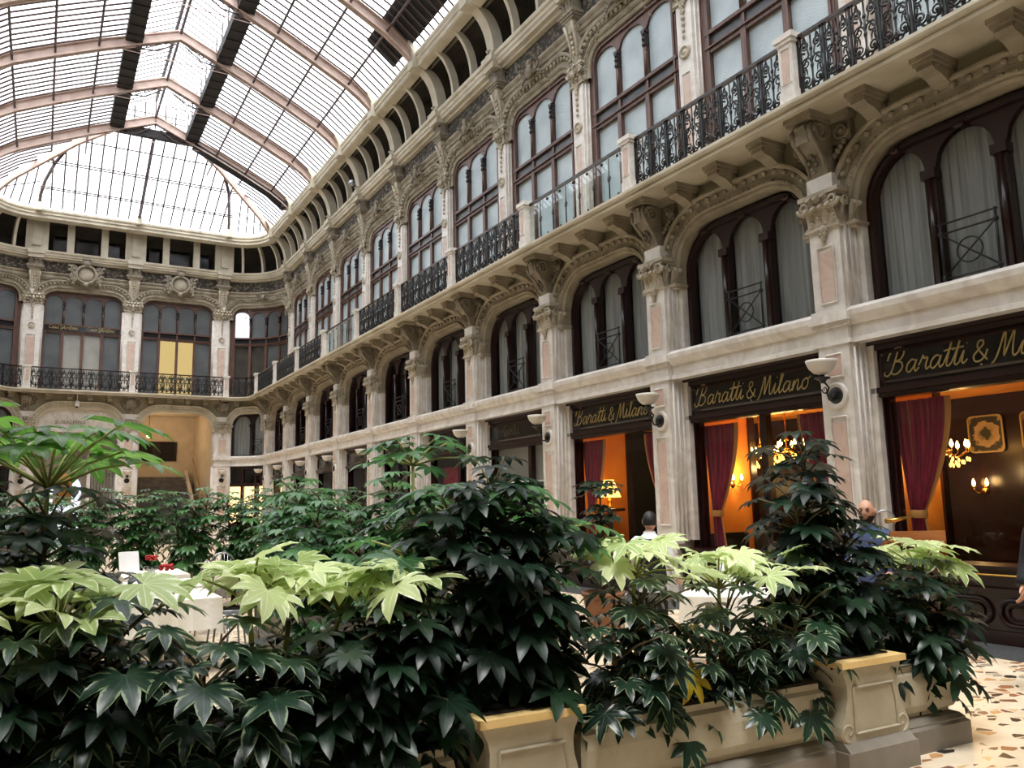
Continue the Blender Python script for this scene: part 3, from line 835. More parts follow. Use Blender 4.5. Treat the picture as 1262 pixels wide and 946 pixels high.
# ------------------------------------------------------------------ lettering (pen strokes)
GL = {
 'B': (1.45, [[(.6, 2.0), (.42, 1.2), (.2, .3), (-.1, -.08), (-.45, .05), (-.4, .3)], [(-.3, 1.2), (-.15, 1.75), (.35, 2.15), (.95, 2.1), (1.15, 1.7), (.9, 1.2), (.45, 1.05), (.95, .95), (1.15, .5), (.8, .05), (.35, 0), (.15, .25)]]),
 'a': (1.15, [[(.85, .85), (.5, 1.0), (.15, .65), (.1, .2), (.35, 0), (.7, .35), (.92, .95), (.8, .35), (.92, 0), (1.2, .25)]]),
 'r': (.95, [[(0, .4), (.22, .95), (.3, 1.18), (.42, .92), (.72, .95), (.62, .4), (.7, .02), (.95, .2)]]),
 't': (.66, [[(.05, .3), (.3, 1.0), (.52, 1.9), (.3, .6), (.28, .1), (.45, 0), (.72, .25)], [(-.05, 1.22), (.4, 1.3), (.85, 1.34)]]),
 'i': (.62, [[(0, .3), (.28, 1.0), (.2, .3), (.32, 0), (.62, .3)], [(.42, 1.5), (.44, 1.58)]]),
 '&': (1.25, [[(1.05, 0), (.6, .5), (.2, 1.05), (.22, 1.45), (.5, 1.55), (.62, 1.25), (.3, .85), (-.02, .45), (.12, .02), (.5, -.02), (.85, .3), (.98, .8)]]),
 'M': (1.55, [[(-1.15, -.25), (-.9, -.5), (-.4, -.45), (-.05, 0), (.2, 1.0), (.42, 2.0), (.5, 1.0), (.52, .08), (.8, 1.0), (1.1, 1.95), (1.1, 1.0), (1.15, .2), (1.32, 0), (1.6, .3)]]),
 'l': (.6, [[(0, .3), (.32, 1.0), (.52, 1.75), (.45, 2.0), (.3, 1.7), (.2, .8), (.18, .15), (.32, 0), (.6, .3)]]),
 'n': (1.05, [[(0, .4), (.22, 1.0), (.14, .4), (.08, 0), (.32, .7), (.6, 1.0), (.72, .75), (.64, .25), (.76, 0), (1.05, .3)]]),
 'o': (1.0, [[(.55, 1.0), (.2, .78), (.12, .28), (.4, 0), (.74, .28), (.76, .8), (.55, 1.0), (.7, .88), (1.05, 1.12)]]),
 'C': (1.2, [[(1.05, 1.6), (.85, 2.0), (.4, 1.9), (.1, 1.2), (.15, .35), (.55, 0), (1.0, .3)]]),
 's': (.8, [[(0, .2), (.4, 1.05), (.35, .8), (.6, .4), (.5, .05), (.1, .05)], [(.5, .05), (.8, .3)]]),
 'G': (1.3, [[(1.05, 1.6), (.8, 2.0), (.35, 1.8), (.1, 1.1), (.3, .3), (.75, .2), (1.0, .9), (.7, .85)], [(1.0, .9), (1.0, .1), (.7, -.5), (.3, -.3)]]),
 'h': (1.0, [[(0, .3), (.35, 1.2), (.5, 1.9), (.38, 2.0), (.2, 1.0), (.08, 0), (.3, .7), (.58, 1.0), (.7, .7), (.62, .2), (.75, 0), (1.0, .3)]]),
 'e': (.85, [[(.05, .35), (.5, .6), (.6, .95), (.35, 1.0), (.1, .5), (.3, 0), (.6, .1), (.85, .35)]]),
 ' ': (.5, []),
}
def smooth(pts, m=4):
    P = [pts[0]] + list(pts) + [pts[-1]]; out = []
    for i in range(1, len(P) - 2):
        for k in range(m):
            t = k / m
            out.append(tuple(.5 * (2 * P[i][d] + (P[i + 1][d] - P[i - 1][d]) * t + (2 * P[i - 1][d] - 5 * P[i][d] + 4 * P[i + 1][d] - P[i + 2][d]) * t * t + (3 * P[i][d] - P[i - 1][d] - 3 * P[i + 1][d] + P[i + 2][d]) * t ** 3) for d in range(2)))
    out.append(pts[-1]); return out
def script(text, width, cx, zb, y, r, slant=.22, gap=0):
    tot = sum(GL[c][0] for c in text); s = width / tot; x = cx - width / 2; mb = MB()
    for c in text:
        for st in GL[c][1]:
            pts = smooth(st) if len(st) > 2 else st
            mb.tube([(x + (px + slant * pz) * s, y, zb + pz * s) for px, pz in pts], r, 4, True)
        x += GL[c][0] * s
    return mb
def stadium(x0, x1, z0, z1, n=8, rr=None):
    r = rr or (z1 - z0) / 2; out = []
    for cx, cz, a0 in ((x1 - r, z1 - r, PI / 2), (x1 - r, z0 + r, 0), (x0 + r, z0 + r, -PI / 2), (x0 + r, z1 - r, -PI)):
        for i in range(n + 1):
            a = a0 - PI / 2 * i / n
            out.append((cx + r * cos(a), cz + r * sin(a), cos(a), sin(a)))
    return out

# ------------------------------------------------------------------ shopfronts (y = 0 at X 9.0)
def shopfront(key):
    kind = key
    t = thing('shopfront', '', 'shopfront')
    H = 1.475
    b = MB(); b.box(-H, H, 0, .4, 0, .15); b.box(-H, H, .03, .4, .15, .60); b.box(-H, H, -.03, .4, .555, .60); b.box(-H, H, .05, .4, .60, .82); b.box(-H, H, .0, .5, .80, .835)
    for x0, x1 in ((-1.42, -.03), (.03, 1.42)):
        b.sweep(stadium(x0, x1, .19, .50), [(.0, .03), (0, -.01), (-.02, -.02), (-.04, -.01), (-.045, .03)], True)
        b.sweep(stadium(x0 + .09, x1 - .09, .26, .43), [(.0, .03), (0, .0), (-.02, -.005), (-.03, .03)], True)
    b.build('panelled_base', 'mahog_dark', t)
    if kind != 'far':
        r = MB(); r.tube([(-H, -.08, .745), (H, -.08, .745)], .012, 6)
        for x in (-1.2, -.4, .4, 1.2): r.tube([(x, .0, .68), (x, -.08, .70), (x, -.08, .745)], .012, 6); r.blob((x, -.08, .745), .022)
        r.build('brass_rail', 'brass', t)
    f = MB()
    D = .31
    for s in (-1, 1):
        x0, x1 = sorted((s * 1.32, s * H)); f.box(x0, x1, D + .02, D + .2, .82, 2.9)
        x0, x1 = sorted((s * 1.27, s * 1.33)); f.box(x0, x1, D + .08, D + .2, .82, 2.86)
        for k in range(3): f.tube([(s * (1.36 + .04 * k), D + .015, .9), (s * (1.36 + .04 * k), D + .015, 2.8)], .012, 5)
    f.box(-H, H, D, D + .2, 2.86, 3.62); f.box(-H, H, D - .08, D, 2.92, 2.99); f.box(-H, H, D - .04, D, 2.87, 2.92); f.box(-H, H, D - .05, D, 3.48, 3.55); f.box(-H, H, D - .10, D, 3.55, 3.64)
    f.sweep(stadium(-1.3, 1.3, 3.04, 3.46, rr=.07), [(0, D + .01), (0, D - .03), (-.03, D - .045), (-.05, D - .02), (-.055, D + .01)], True)
    if kind in ('mullion', 'far', 'blind'):
        x = .1 if kind == 'mullion' else .35
        f.box(x - .06, x + .06, D + .06, D + .18, .82, 2.88)
    f.build('frame', 'mahog_dark', t)
    MB().strip([(-1.27, D + .12, .835), (1.27, D + .12, .835)], [(-1.27, D + .12, 2.87), (1.27, D + .12, 2.87)]).build('shop_window_pane', 'pane', t)
    if kind in ('far', 'blind'):
        d = MB().box(-1.4, 1.4, .74, .76, .5, 3.4); d.build('dark_interior', 'dark', t)
    if kind == 'blind':
        MB().strip([(-1.25, D + .18, 2.1), (1.25, D + .18, 2.1)], [(-1.25, D + .18, 2.86), (1.25, D + .18, 2.86)]).build('grey_blind', 'frost_mid', t)
        MB().box(-1.25, 1.25, D + .16, D + .18, 2.06, 2.1).build('white_rail', 'napkin', t)
    return t
place_shop = placer(shopfront)

def curtain(side):
    t = thing('curtain', '', 'curtain')
    n, m = 56, 20
    def P(u, v):     # u across 0..1 from window edge to middle, v 0 top..1 bottom
        tie = .72
        if v < tie:
            w = .78 - .58 * (v / tie) ** 1.6; off = -.06 + .12 * (v / tie)
        else: w = .20 + .08 * (v - tie) / (1 - tie); off = .06
        x = side * (1.30 - off - w * u)
        y = .025 * sin(u * 34) * (1 - .4 * v)
        return (x, y, 2.82 - 2.0 * v)
    vs = [P(i / n, j / m) for j in range(m + 1) for i in range(n + 1)]
    fs = [(j * (n + 1) + i, j * (n + 1) + i + 1, (j + 1) * (n + 1) + i + 1, (j + 1) * (n + 1) + i) for j in range(m) for i in range(n - 5)]
    MB().add(vs, fs, True).build('velvet_drape', 'velvet', t)
    fs = [(j * (n + 1) + i, j * (n + 1) + i + 1, (j + 1) * (n + 1) + i + 1, (j + 1) * (n + 1) + i) for j in range(m) for i in range(n - 5, n)] + [(j * (n + 1) + i, j * (n + 1) + i + 1, (j + 1) * (n + 1) + i + 1, (j + 1) * (n + 1) + i) for j in range(m) for i in range(14, 17)]
    MB().add([(a, b - .008, c) for a, b, c in vs], fs, True).build('gold_edge', 'gold_trim', t)
    x = side * (1.30 - .08 - .09)
    MB().lathe([(.095, -.05), (.11, 0), (.095, .05)], (x, 0, 2.82 - 2.0 * .72), 12).build('tieback', 'gold_trim', t)
    return t
place_curtain = placer(curtain)
def sconce(_):
    t = thing('wall_sconce', '', 'lamp')
    s = MB(); s.lathe([(0, -.02), (.05, -.015), (.06, 0)], (0, 0, -.1), 12, axis='y')
    for sx in (-1, 1): s.tube([(0, -.02, -.1), (sx * .06, -.09, -.14), (sx * .1, -.12, -.08), (sx * .1, -.12, -.04)], .01, 5); s.lathe([(0, 0), (.03, 0), (.035, .02), (0, .02)], (sx * .1, -.12, -.05), 8)
    s.build('brass_arms', 'brass', t)
    b = MB()
    for sx in (-1, 1): b.lathe([(0, 0), (.02, .02), (.026, .05), (.012, .1), (0, .12)], (sx * .1, -.12, -.03), 8)
    b.build('candle_bulb', 'bulb', t)
    return t
place_sconce = placer(sconce)
def chandelier(_):
    t = thing('chandelier', '', 'lamp')
    s = MB(); s.tube([(0, 0, .75), (0, 0, -.1)], .012, 6); s.blob((0, 0, -.05), .06); s.blob((0, 0, .12), .045); s.lathe([(0, .72), (.06, .74), (.05, .78)], (0, 0, 0), 10)
    b = MB(); c = MB()
    for k in range(8):
        a = 2 * PI * k / 8; R = .3
        s.tube([(0, 0, -.04), (.5 * R * cos(a), .5 * R * sin(a), -.14), (R * cos(a), R * sin(a), -.06), (R * cos(a), R * sin(a), .0)], .009, 5)
        b.lathe([(0, 0), (.022, .02), (.028, .05), (.012, .1), (0, .12)], (R * cos(a), R * sin(a), .0), 8)
        for j in range(3): c.blob((R * (1 - .25 * j) * cos(a), R * (1 - .25 * j) * sin(a), -.17 - .04 * j), .018, .018, .035, 5, 4)
    s.build('brass_frame', 'brass', t); b.build('candle_bulb', 'bulb', t); c.build('crystal_drop', 'shade', t)
    return t
place_chand = placer(chandelier)
def lamp_light(name, loc, power, col=(1, .62, .25), rad=.06):
    d = bpy.data.lights.new(name, 'POINT'); d.energy = power; d.color = col; d.shadow_soft_size = rad
    o = bpy.data.objects.new(name, d); C.objects.link(o); o.location = loc; return o
def struct(name, mb, m, label, loc=None, rotz=0, cat='wall'):
    o = mb.build(name, m, None, loc, rotz); return tag(o, label, cat, kind='structure')

# ------------------------------------------------------------------ right facade
RZ = -PI / 2
XR = lambda r: CC[0] + r
bayc = [(PY[k] + PY[k + 1]) / 2 for k in range(0, 10)]       # bays 0..9
def nth(k): return ORD[k] + ' bay from the right edge'
wl = MB()
for k in range(10):
    y0 = bayc[k]; loc = (9.0, y0, 0)
    # wall pieces appended in world coordinates
    tmp = MB(); wall_over(tmp, 1.34, 5.46, 6.2, .74, 1.74, 4.0, 6.8, y=.07)
    wl.add([(9.13 + y, y0 - x, z) for x, y, z in tmp.V], tmp.F)
    tmp = MB(); wall_over(tmp, 1.36, 11.22, 11.66, .42, 1.74, 6.85, 12.5, y=.08)
    wl.add([(10.06 + y, y0 - x, z) for x, y, z in tmp.V], tmp.F)
    archivolt(1.34, 5.23, 5.46, 6.2, .74, k, f'beaded cream arch moulding over the mezzanine window, {nth(k)}', (9.17, y0, 0), RZ, m='warm')
    archivolt(1.36, 11.0, 11.22, 11.66, .42, k, f'carved arch moulding over the frosted upper window, {nth(k)}', (10.1, y0, 0), RZ, m='warm', scale=1.3)
    upper_window(f'window_{k+1}', f'frosted upper arched window with mahogany frame above the balcony, {nth(k)}', 1.36, 3, ('frost', 'frost') if k < 6 else ('frost_mid', 'frost'), (10.2, y0, 0), RZ) if k == 0 else None
    mezz = {0: 'curtain', 1: 'curtain', 2: 'curtain', 3: 'curtain', 4: 'curtain'}.get(k)
UP = {}
def upper(k, mats):
    y0 = bayc[k]
    lab = f'frosted upper arched window with mahogany frame above the balcony, {nth(k)}'
    if mats in UP:
        o = dup(UP[mats], (10.2, y0, 0), RZ, lab, name=f'window_{k+1}')
    else:
        UP[mats] = upper_window(f'window_{k+1}', lab, 1.36, 3, mats, (10.2, y0, 0), RZ)
for k in range(1, 10): upper(k, ('frost', 'frost'))
MZ = {}
for k in range(10):
    cur = 'curtain' if k in (0, 1, 2, 3, 4, 9) else None
    lab = ('mezzanine arched window with grey curtains behind dark frame, ' if cur else 'unlit black mezzanine arched window without curtains, ') + nth(k)
    if cur in MZ: dup(MZ[cur], (9.38, bayc[k], 0), RZ, lab, name=f'window_{k+11}')
    else: MZ[cur] = mezz_window(f'window_{k+11}', lab, 1.34, 3, cur, (9.38, bayc[k], 0), RZ)

for k in range(1, 11):
    j = k - 1
    q = f'{ORD[j]} from the right edge'
    place_lower(f'tall marble pilaster with pink panels between shopfronts, {q}', (8.98, PY[k], 0), RZ, 'lower pilasters of the right facade', .235)
    place_upper(f'upper marble pilaster with medallion beside frosted window, {q}', (10.03, PY[k], 0), RZ, 'upper pilasters of the right facade', .2)
    place_uconsole(f'carved console under the top cornice above upper pilaster, {q}', (10.03, PY[k], 0), RZ, 'consoles under the right cornice', .24)
    place_console(f'scrolled stone console carrying the balcony above pilaster capital, {q}', (8.98, PY[k], 0), RZ, 'scroll consoles under the balcony', 0)
    place_lamp(f'opal bowl wall lamp on iron arm on marble pilaster, {q}', (8.98, PY[k], 0), RZ, 'bowl wall lamps', 0)
    place_post(f'square marble balustrade post with pink panel on the balcony, {q}', (XR(R_SLAB) + .22, PY[k], 6.87), RZ, 'balcony posts', 0)
    place_cove(f'broad curved cove rib rising from the cornice, {q}', (9.76, PY[k], 0), RZ, 'broad cove ribs', True)
for k in range(10):
    for j, d in enumerate((-.9, 0, .9)):
        place_corbel(f'small stepped corbel under the balcony, {["near", "middle", "far"][j]} one of {nth(k)}', (8.98, bayc[k] + d, 0), RZ, 'corbels under the balcony', 0)
    for j, d in enumerate((-.58, .58)):
        place_cove(f'slim curved cove rib over the cornice, {["near", "far"][j]} one of {nth(k)}', (9.76, bayc[k] + d, 0), RZ, 'slim cove ribs', False)
    pr = place_glassrail if k in (2, 6) else place_iron
    L = BAY - .26
    pr((f'glass railing with iron rods on the balcony, {nth(k)}' if k in (2, 6) else f'black wrought iron scroll railing on the balcony, {nth(k)}'), (XR(R_SLAB) + .22, bayc[k], 6.87), RZ, 'balcony railings', L)
    place_cluster(f'carved garland at the crown of the upper arch, {nth(k)}', (9.98, bayc[k], 12.16), RZ, 'garlands over the upper arches', 0)
    kind = {0: 'plain', 1: 'mullion', 2: 'plain', 3: 'blind'}.get(k, 'far')
    what = {0: 'mahogany cafe shopfront with wide window and brass rail', 1: 'mahogany cafe shopfront with central mullion', 2: 'mahogany cafe shopfront with table lamp inside', 3: 'closed shopfront with grey blind'}.get(k, 'dark distant shopfront')
    place_shop(f'{what}, {nth(k)}', (9.0, bayc[k], 0), RZ, 'shopfronts of the right facade', kind)
    tag_s = MB().box(-1.25, 1.25, .0, .012, 3.09, 3.41)
    sgn = thing('shop_sign', f'{"black glass sign with gilt script" if k < 3 else "black glass sign with faint lettering" if k == 3 else "blank black sign board"} over the shopfront, {nth(k)}', 'sign', (9.295, bayc[k], 0), RZ, 'shop signs')
    tag_s.build('sign_board', 'black', sgn)
    if k < 3: script('Baratti & Milano', 2.24, -.06, 3.14, -.006, .0105).build('gilt_lettering', 'gold', sgn)
    if k == 3: script('Conta', .7, -.3, 3.16, -.004, .008, .05).build('faint_lettering', 'lettering_dim', sgn)
# plain near stretch and back of walls
for x, z0, z1 in ((9.05, 0, 6.8), (10.1, 6.8, 12.6)):
    wl.strip([(x, YN, z0), (x, PY[0], z0)], [(x, YN, z1), (x, PY[0], z1)])
wl.strip([(9.1, PY[10] - .2, 4.0), (9.1, CC[1] + .1, 4.0)], [(9.1, PY[10] - .2, 6.8), (9.1, CC[1] + .1, 6.8)])
wl.strip([(9.3, PY[3], 0), (9.3, CC[1], 0)], [(9.3, PY[3], .3), (9.3, CC[1], .3)])
struct('wall_right', wl, 'wall', 'plain ochre wall surface around the arches of the right facade')

# ------------------------------------------------------------------ end facade, and the two rounded corners
RE = 0.0
we = MB()
EW = {}
endc = [XC - 2.04, XC + 2.04]
YL, YU = yend(R_LOW), yend(R_UP)
en = ['left of the centre pilaster', 'right of the centre pilaster']
for j, x in enumerate(EX):
    q = ['leftmost on the end facade', 'at the centre of the end facade', 'beside the rounded corner on the end facade'][j]
    place_lower(f'marble pilaster with pink panels, {q}', (x, YL, 0), RE, 'lower pilasters of the end facade', .36)
    place_upper(f'upper marble pilaster with medallion and drop, {q}', (x, YU, 0), RE, 'upper pilasters of the end facade', .34)
    place_uconsole(f'carved console under the cornice, {q}', (x, YU, 0), RE, 'consoles under the end cornice', .34)
    place_console(f'scrolled console under the balcony, {q}', (x, YL, 0), RE, 'scroll consoles of the end facade', 0)
    place_lamp(f'bowl wall lamp on pilaster, {q}', (x, YL, 0), RE, 'bowl wall lamps of the end facade', 0)
    place_post(f'marble balustrade post on the end balcony, {q}', (x, yend(R_SLAB) + .22, 6.87), RE, 'posts of the end balcony', 0)
    pier = thing('attic_pier', f'broad attic pier with raised strip, {q}', 'pier', (x, yend(R_CORN), 0), RE, 'attic piers')
    MB().box(-.45, .45, .1, .3, 13.38, 14.9).build('pier_body', 'stone', pier)
    MB().box(-.17, .17, .02, .12, 13.62, 14.9).build('raised_strip', 'stone', pier)
    s = MB(); s.prism([(-.6, 14.95), (-.98, 14.95), (-.9, 15.35), (-.72, 15.4)], -.14, .14, 'x'); s.build('rib_shoe', 'stone', pier)
for j, x in enumerate(endc):
    W = 2.04
    tmp = MB(); wall_over(tmp, 1.56, 5.3, 6.1, .8, W, 3.6, 6.8, y=.07)
    we.add([(x + a, YL + b + .02, c) for a, b, c in tmp.V], tmp.F)
    tmp = MB(); wall_over(tmp, 1.62, 11.22, 11.85, .6, W, 6.85, 12.5, y=.08)
    we.add([(x + a, YU + b, c) for a, b, c in tmp.V], tmp.F)
    archivolt(1.56, 5.23, 5.3, 6.1, .8, j, f'arch moulding over the {"vestibule" if j == 0 else "stair hall"} opening of the end facade', (x, YL + .05, 0), RE)
    archivolt(1.62, 11.0, 11.22, 11.66, .6, j, f'arch moulding over the end upper window {en[j]}', (x, YU, 0), RE, m='warm', scale=1.4)
    glow = {(0, 1): 'frost_lit', (0, 2): 'frost_lit'} if j else {(0, 1): 'frost_mid', (0, 2): 'frost_mid'}
    upper_window(f'window_{21+j}', f'four-light upper window of the end facade {en[j]}' + (' with two amber lit panes' if j else ' with gilt lettering band'), 1.62, 4, ('frost_dark', 'frost_dark' if j else 'frost_dark'), (x, YU + .25, 0), RE, rx=.6, glow=glow)
    place_cart(f'oval cartouche with scrolled frame on the end cornice {en[j]}', (x, YU - .2, 12.45), RE, 'cartouches of the end facade', 0)
    for i, d in enumerate((-.7, .7)):
        at = thing('attic_mullion', f'slim attic mullion of the end facade, {["left", "right"][i]} one {en[j]}', 'mullion', (x + d, yend(R_CORN), 0), RE, 'attic mullions')
        MB().box(-.15, .15, .05, .25, 13.38, 14.85).build('mullion_shaft', 'stone', at)
    for i in range(4):
        place_corbel(f'small corbel under the end balcony, {ORD[i]} from the left {en[j]}', (x - 1.2 + .8 * i, YL, 0), RE, 'corbels under the end balcony', 0)
    place_iron(f'black scroll railing on the end balcony {en[j]}', (x, yend(R_SLAB) + .22, 6.87), RE, 'end balcony railings', 4.08 - .26)
sg = thing('window_sign', 'dark band with gilt script across the end window left of centre', 'sign', (endc[0], YU + .2, 0), RE)
MB().box(-1.55, 1.55, -.03, -.015, 9.84, 10.07).build('sign_board', 'black', sg)
script('Casa Gherlone', 1.15, -.8, 9.91, -.034, .008).build('gilt_lettering', 'gold', sg)
script('Casa Gherlone', 1.15, .75, 9.91, -.034, .008).build('gilt_lettering', 'gold', sg)
pass; we.strip([(-2.2, YL + .9, 0), (-.7, YL + .9, 0)], [(-2.2, YL + .9, 6.8), (-.7, YL + .9, 6.8)])
struct('wall_end', we, 'wall', 'plain ochre wall surface around the arches of the end facade')
for side, cc, rz, nm in ((1, CC, 0, 'right rear'), (-1, CL, PI / 2, 'left rear')):
    loc = (cc[0], cc[1], 0)
    wc = MB(); a_u = 1.55; T = bend(R_UP)
    hw = R_UP * PI / 4 + .05
    tmp = MB(); wall_over(tmp, a_u, 11.22, 11.66, .42, hw, 6.85, 12.5, y=.08); wc.add([T(v) for v in tmp.V], tmp.F)
    T2 = bend(R_LOW); hl = R_LOW * PI / 4 + .05; a_l = .86
    tmp = MB(); wall_over(tmp, a_l, 5.45, 6.12, .5, hl, 4.0, 6.8, y=.07); wc.add([T2(v) for v in tmp.V], tmp.F)
    struct('wall_corner_' + nm.split()[0], wc, 'wall', f'curved ochre wall of the {nm} corner', loc, rz)
    archivolt(a_u, 11.0, 11.22, 11.66, .42, 0, f'curved arch moulding over the upper window of the {nm} corner', loc, rz, T=T, m='warm', scale=1.4)
    archivolt(a_l, 5.23, 5.45, 6.12, .5, 0, f'curved arch moulding over the mezzanine window of the {nm} corner', loc, rz, T=T2)
    Tw = bend(R_UP); TT = lambda v, Tw=Tw: Tw((v[0], v[1] + .22, v[2]))
    upper_window('window_24' if side > 0 else 'window_25', f'curved upper window of the {nm} corner' + (' with one bright daylit pane' if side > 0 else ''), a_u, 4, ('frost_dark', 'frost_dark'), loc, rz, T=TT, glow={(1, 0): 'white_lit', (0, 0): 'cove', (0, 1): 'cove'} if side > 0 else {})
    TL = lambda v, T2=T2: T2((v[0], v[1] + .2, v[2]))
    mezz_window('window_26' if side > 0 else 'window_27', f'curved mezzanine window with pale curtains in the {nm} corner', a_l, 2, 'curtain', loc, rz, T=TL, rail_at=1)
    sh = thing('corner_shopfront', f'curved dark wooden shopfront with {"lit" if side > 0 else "dark"} panes in the {nm} corner', 'shopfront', loc, rz)
    hl -= .1; s = MB(); s.box(-hl, hl, .1, .3, 0, .9, 10); s.box(-hl, hl, .08, .3, 2.62, 2.78, 10); s.box(-hl, hl, .1, .3, 3.45, 3.62, 10)
    for i in range(4): x = -hl + 2 * hl * i / 3; s.box(x - .06, x + .06, .08, .3, .8, 3.5)
    s.build('frame', 'mahog_dark', sh, T=T2)
    MB().box(-hl, hl, .28, .3, .9, 2.7, 10).build('lit_pane' if side > 0 else 'pane', 'warm_lit' if side > 0 else 'dark', sh, T=T2)
    MB().box(-hl, hl, .2, .22, 2.75, 3.5, 10).build('fanlight_pane', 'black', sh, T=T2)
    Ts = bend(R_SLAB + .22); Ls = (R_SLAB + .22) * PI / 2 - .06
    rl = thing('corner_railing', f'curved black scroll railing on the balcony of the {nm} corner', 'railing', (cc[0], cc[1], 6.87), rz)
    iron_panel(Ls).build('scroll_panel', 'iron', rl, T=Ts); MB().box(-Ls / 2, Ls / 2, -.035, .035, .93, .975, 10).build('handrail', 'mahog_dark', rl, T=Ts)
    for i, a in enumerate((18, 45, 72)):
        b = PI / 2 - math.radians(a); d = Vector((sin(math.radians(a)), cos(math.radians(a)), 0)); d.rotate(Matrix.Rotation(rz, 3, 'Z'))
        p = Vector((cc[0], cc[1], 0)) + d * (R_CORN - .01)
        place_cove(f'slim cove rib in the {nm} corner, {ORD[i]} from the end wall', p, -math.radians(a) + rz, 'slim corner cove ribs', False)
        if i == 1:
            p = Vector((cc[0], cc[1], 12.16)) + d * (R_UP - .05)
            place_cluster(f'carved garland over the curved upper window of the {nm} corner', p, -math.radians(a) + rz, 'garlands over the corner arches', 0)
        if i != 1:
            p = Vector((cc[0], cc[1], 0)) + d * R_LOW
            place_corbel(f'small corbel under the balcony in the {nm} corner, {"near the end wall" if i == 0 else "near the side wall"}', p, -math.radians(a) + rz, 'corner corbels', 0)
# left facade: plain, beyond the frame
wlft = MB()
for r, z0, z1 in ((R_LOW + .1, 0, 6.8), (R_UP + .1, 6.8, 12.6)):
    x = CL[0] - r
    wlft.strip([(x, YN, z0), (x, CC[1], z0)], [(x, YN, z1), (x, CC[1], z1)])
struct('wall_left', wlft, 'warm', 'long plain stucco wall on the left side, outside the frame')
wn = MB(); wn.strip([(CL[0] - 2.6, YN, 0), (XR(2.6), YN, 0)], [(CL[0] - 2.6, YN, 16), (XR(2.6), YN, 16)])
struct('wall_near', wn, 'warm', 'plain near end wall behind the camera, put in to block light')  # unseen plain wall, put in to block light behind the camera

# ------------------------------------------------------------------ horizontal courses that run round the hall
def run_part(mb, r, prof):
    # only the stretches beside the openings of the end facade
    P = plan(r); k = len(prof)
    for seg in ([p for p in P if p[0] >= CC[0] - 1e-6], [p for p in P if p[0] <= CL[0] + 1e-6]):
        vs = []; fs = []
        for x, y, nx, ny in seg:
            for o, z in prof: vs.append((x + nx * o, y + ny * o, z))
        for i in range(len(seg) - 1):
            for q in range(k - 1): fs.append((i * k + q, (i + 1) * k + q, (i + 1) * k + q + 1, i * k + q + 1))
        mb.add(vs, fs)
    return mb
def course(n, r, prof, m, label, sm=False, f=None):
    return struct(f'trim_{n}', f(MB(), r, prof) if f else run(MB(), r, prof, sm), m, label, cat='moulding')
course(1, R_LOW, [(.3, 3.6), (.04, 3.6), (.04, 3.66), (.07, 3.67), (.07, 3.84), (.02, 3.86), (.0, 3.9), (-.03, 3.95), (-.04, 4.02), (-.0, 4.05), (.04, 4.08), (.42, 4.08)], 'marble', 'long white marble lintel and sill course above the shopfronts', f=run_part)
sl = MB()
run(sl, R_SLAB, [(1.9, 6.77), (.16, 6.77), (.15, 6.72), (.05, 6.71), (.04, 6.755), (.05, 6.765), (.05, 6.785), (.0, 6.79), (-.015, 6.82), (-.015, 6.865), (.0, 6.87), (1.95, 6.87)])
o = struct('balcony_slab', sl, 'stone', 'continuous cream balcony slab around the hall with moulded edge', cat='balcony'); o.name = 'trim_2'
course(3, R_LOW, [(.3, 6.5), (.45, 6.5), (.42, 6.6), (.38, 6.66), (.33, 6.7), (.33, 6.77)], 'warm', 'small moulding behind the corbels under the balcony')
course(4, R_UP, [(.1, 12.1), (.02, 12.12), (.0, 12.18), (-.03, 12.2), (-.05, 12.26), (.0, 12.28), (.02, 12.34), (-.02, 12.38), (-.05, 12.42), (-.04, 12.47), (.04, 12.48)], 'warm', 'double moulding above the upper arches')
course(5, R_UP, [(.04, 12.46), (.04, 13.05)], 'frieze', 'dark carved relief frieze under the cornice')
course(6, R_UP, [(.04, 13.0), (-.08, 13.02), (-.1, 13.08), (-.2, 13.1), (-.22, 13.16), (-.26, 13.2), (-.27, 13.28), (-.31, 13.3), (-.33, 13.36), (-.33, 13.4), (.6, 13.42)], 'stone', 'projecting main cornice below the cove')
course(7, R_CURB, [(.3, 14.62), (.04, 14.66), (.0, 14.70), (.02, 14.76), (.02, 14.82), (-.03, 14.85), (-.03, 14.92), (.0, 14.94), (-.05, 15.0), (-.05, 15.08), (.0, 15.12), (.5, 15.14), (.5, 14.7)], 'stone', 'moulded curb carrying the glass roof')
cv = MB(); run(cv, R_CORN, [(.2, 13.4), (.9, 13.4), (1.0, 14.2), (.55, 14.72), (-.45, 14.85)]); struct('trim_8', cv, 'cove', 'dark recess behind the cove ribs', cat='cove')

# attic windows in the end recess
for i, (x, a) in enumerate(((EX[0] + 1.0, 0), (endc[0], 1), (EX[1] - 1.0, 0), (EX[1] + 1.0, 0), (endc[1], 1), (EX[2] - 1.0, 0))):
    w = thing(f'window_{31+i}', f'dark attic window behind the end cornice, {ORD[i]} from the left', 'window', (x, yend(R_CORN) + .86, 0), kind='structure')
    hw = .42 if a else .3
    MB().box(-hw, hw, -.02, 0, 13.42, 14.5).build('dark_pane', 'black', w)
    f = MB(); f.box(-hw - .06, -hw, -.05, 0, 13.42, 14.56); f.box(hw, hw + .06, -.05, 0, 13.42, 14.56); f.box(-hw, hw, -.05, 0, 14.5, 14.56); f.build('frame', 'mahog_dark', w)

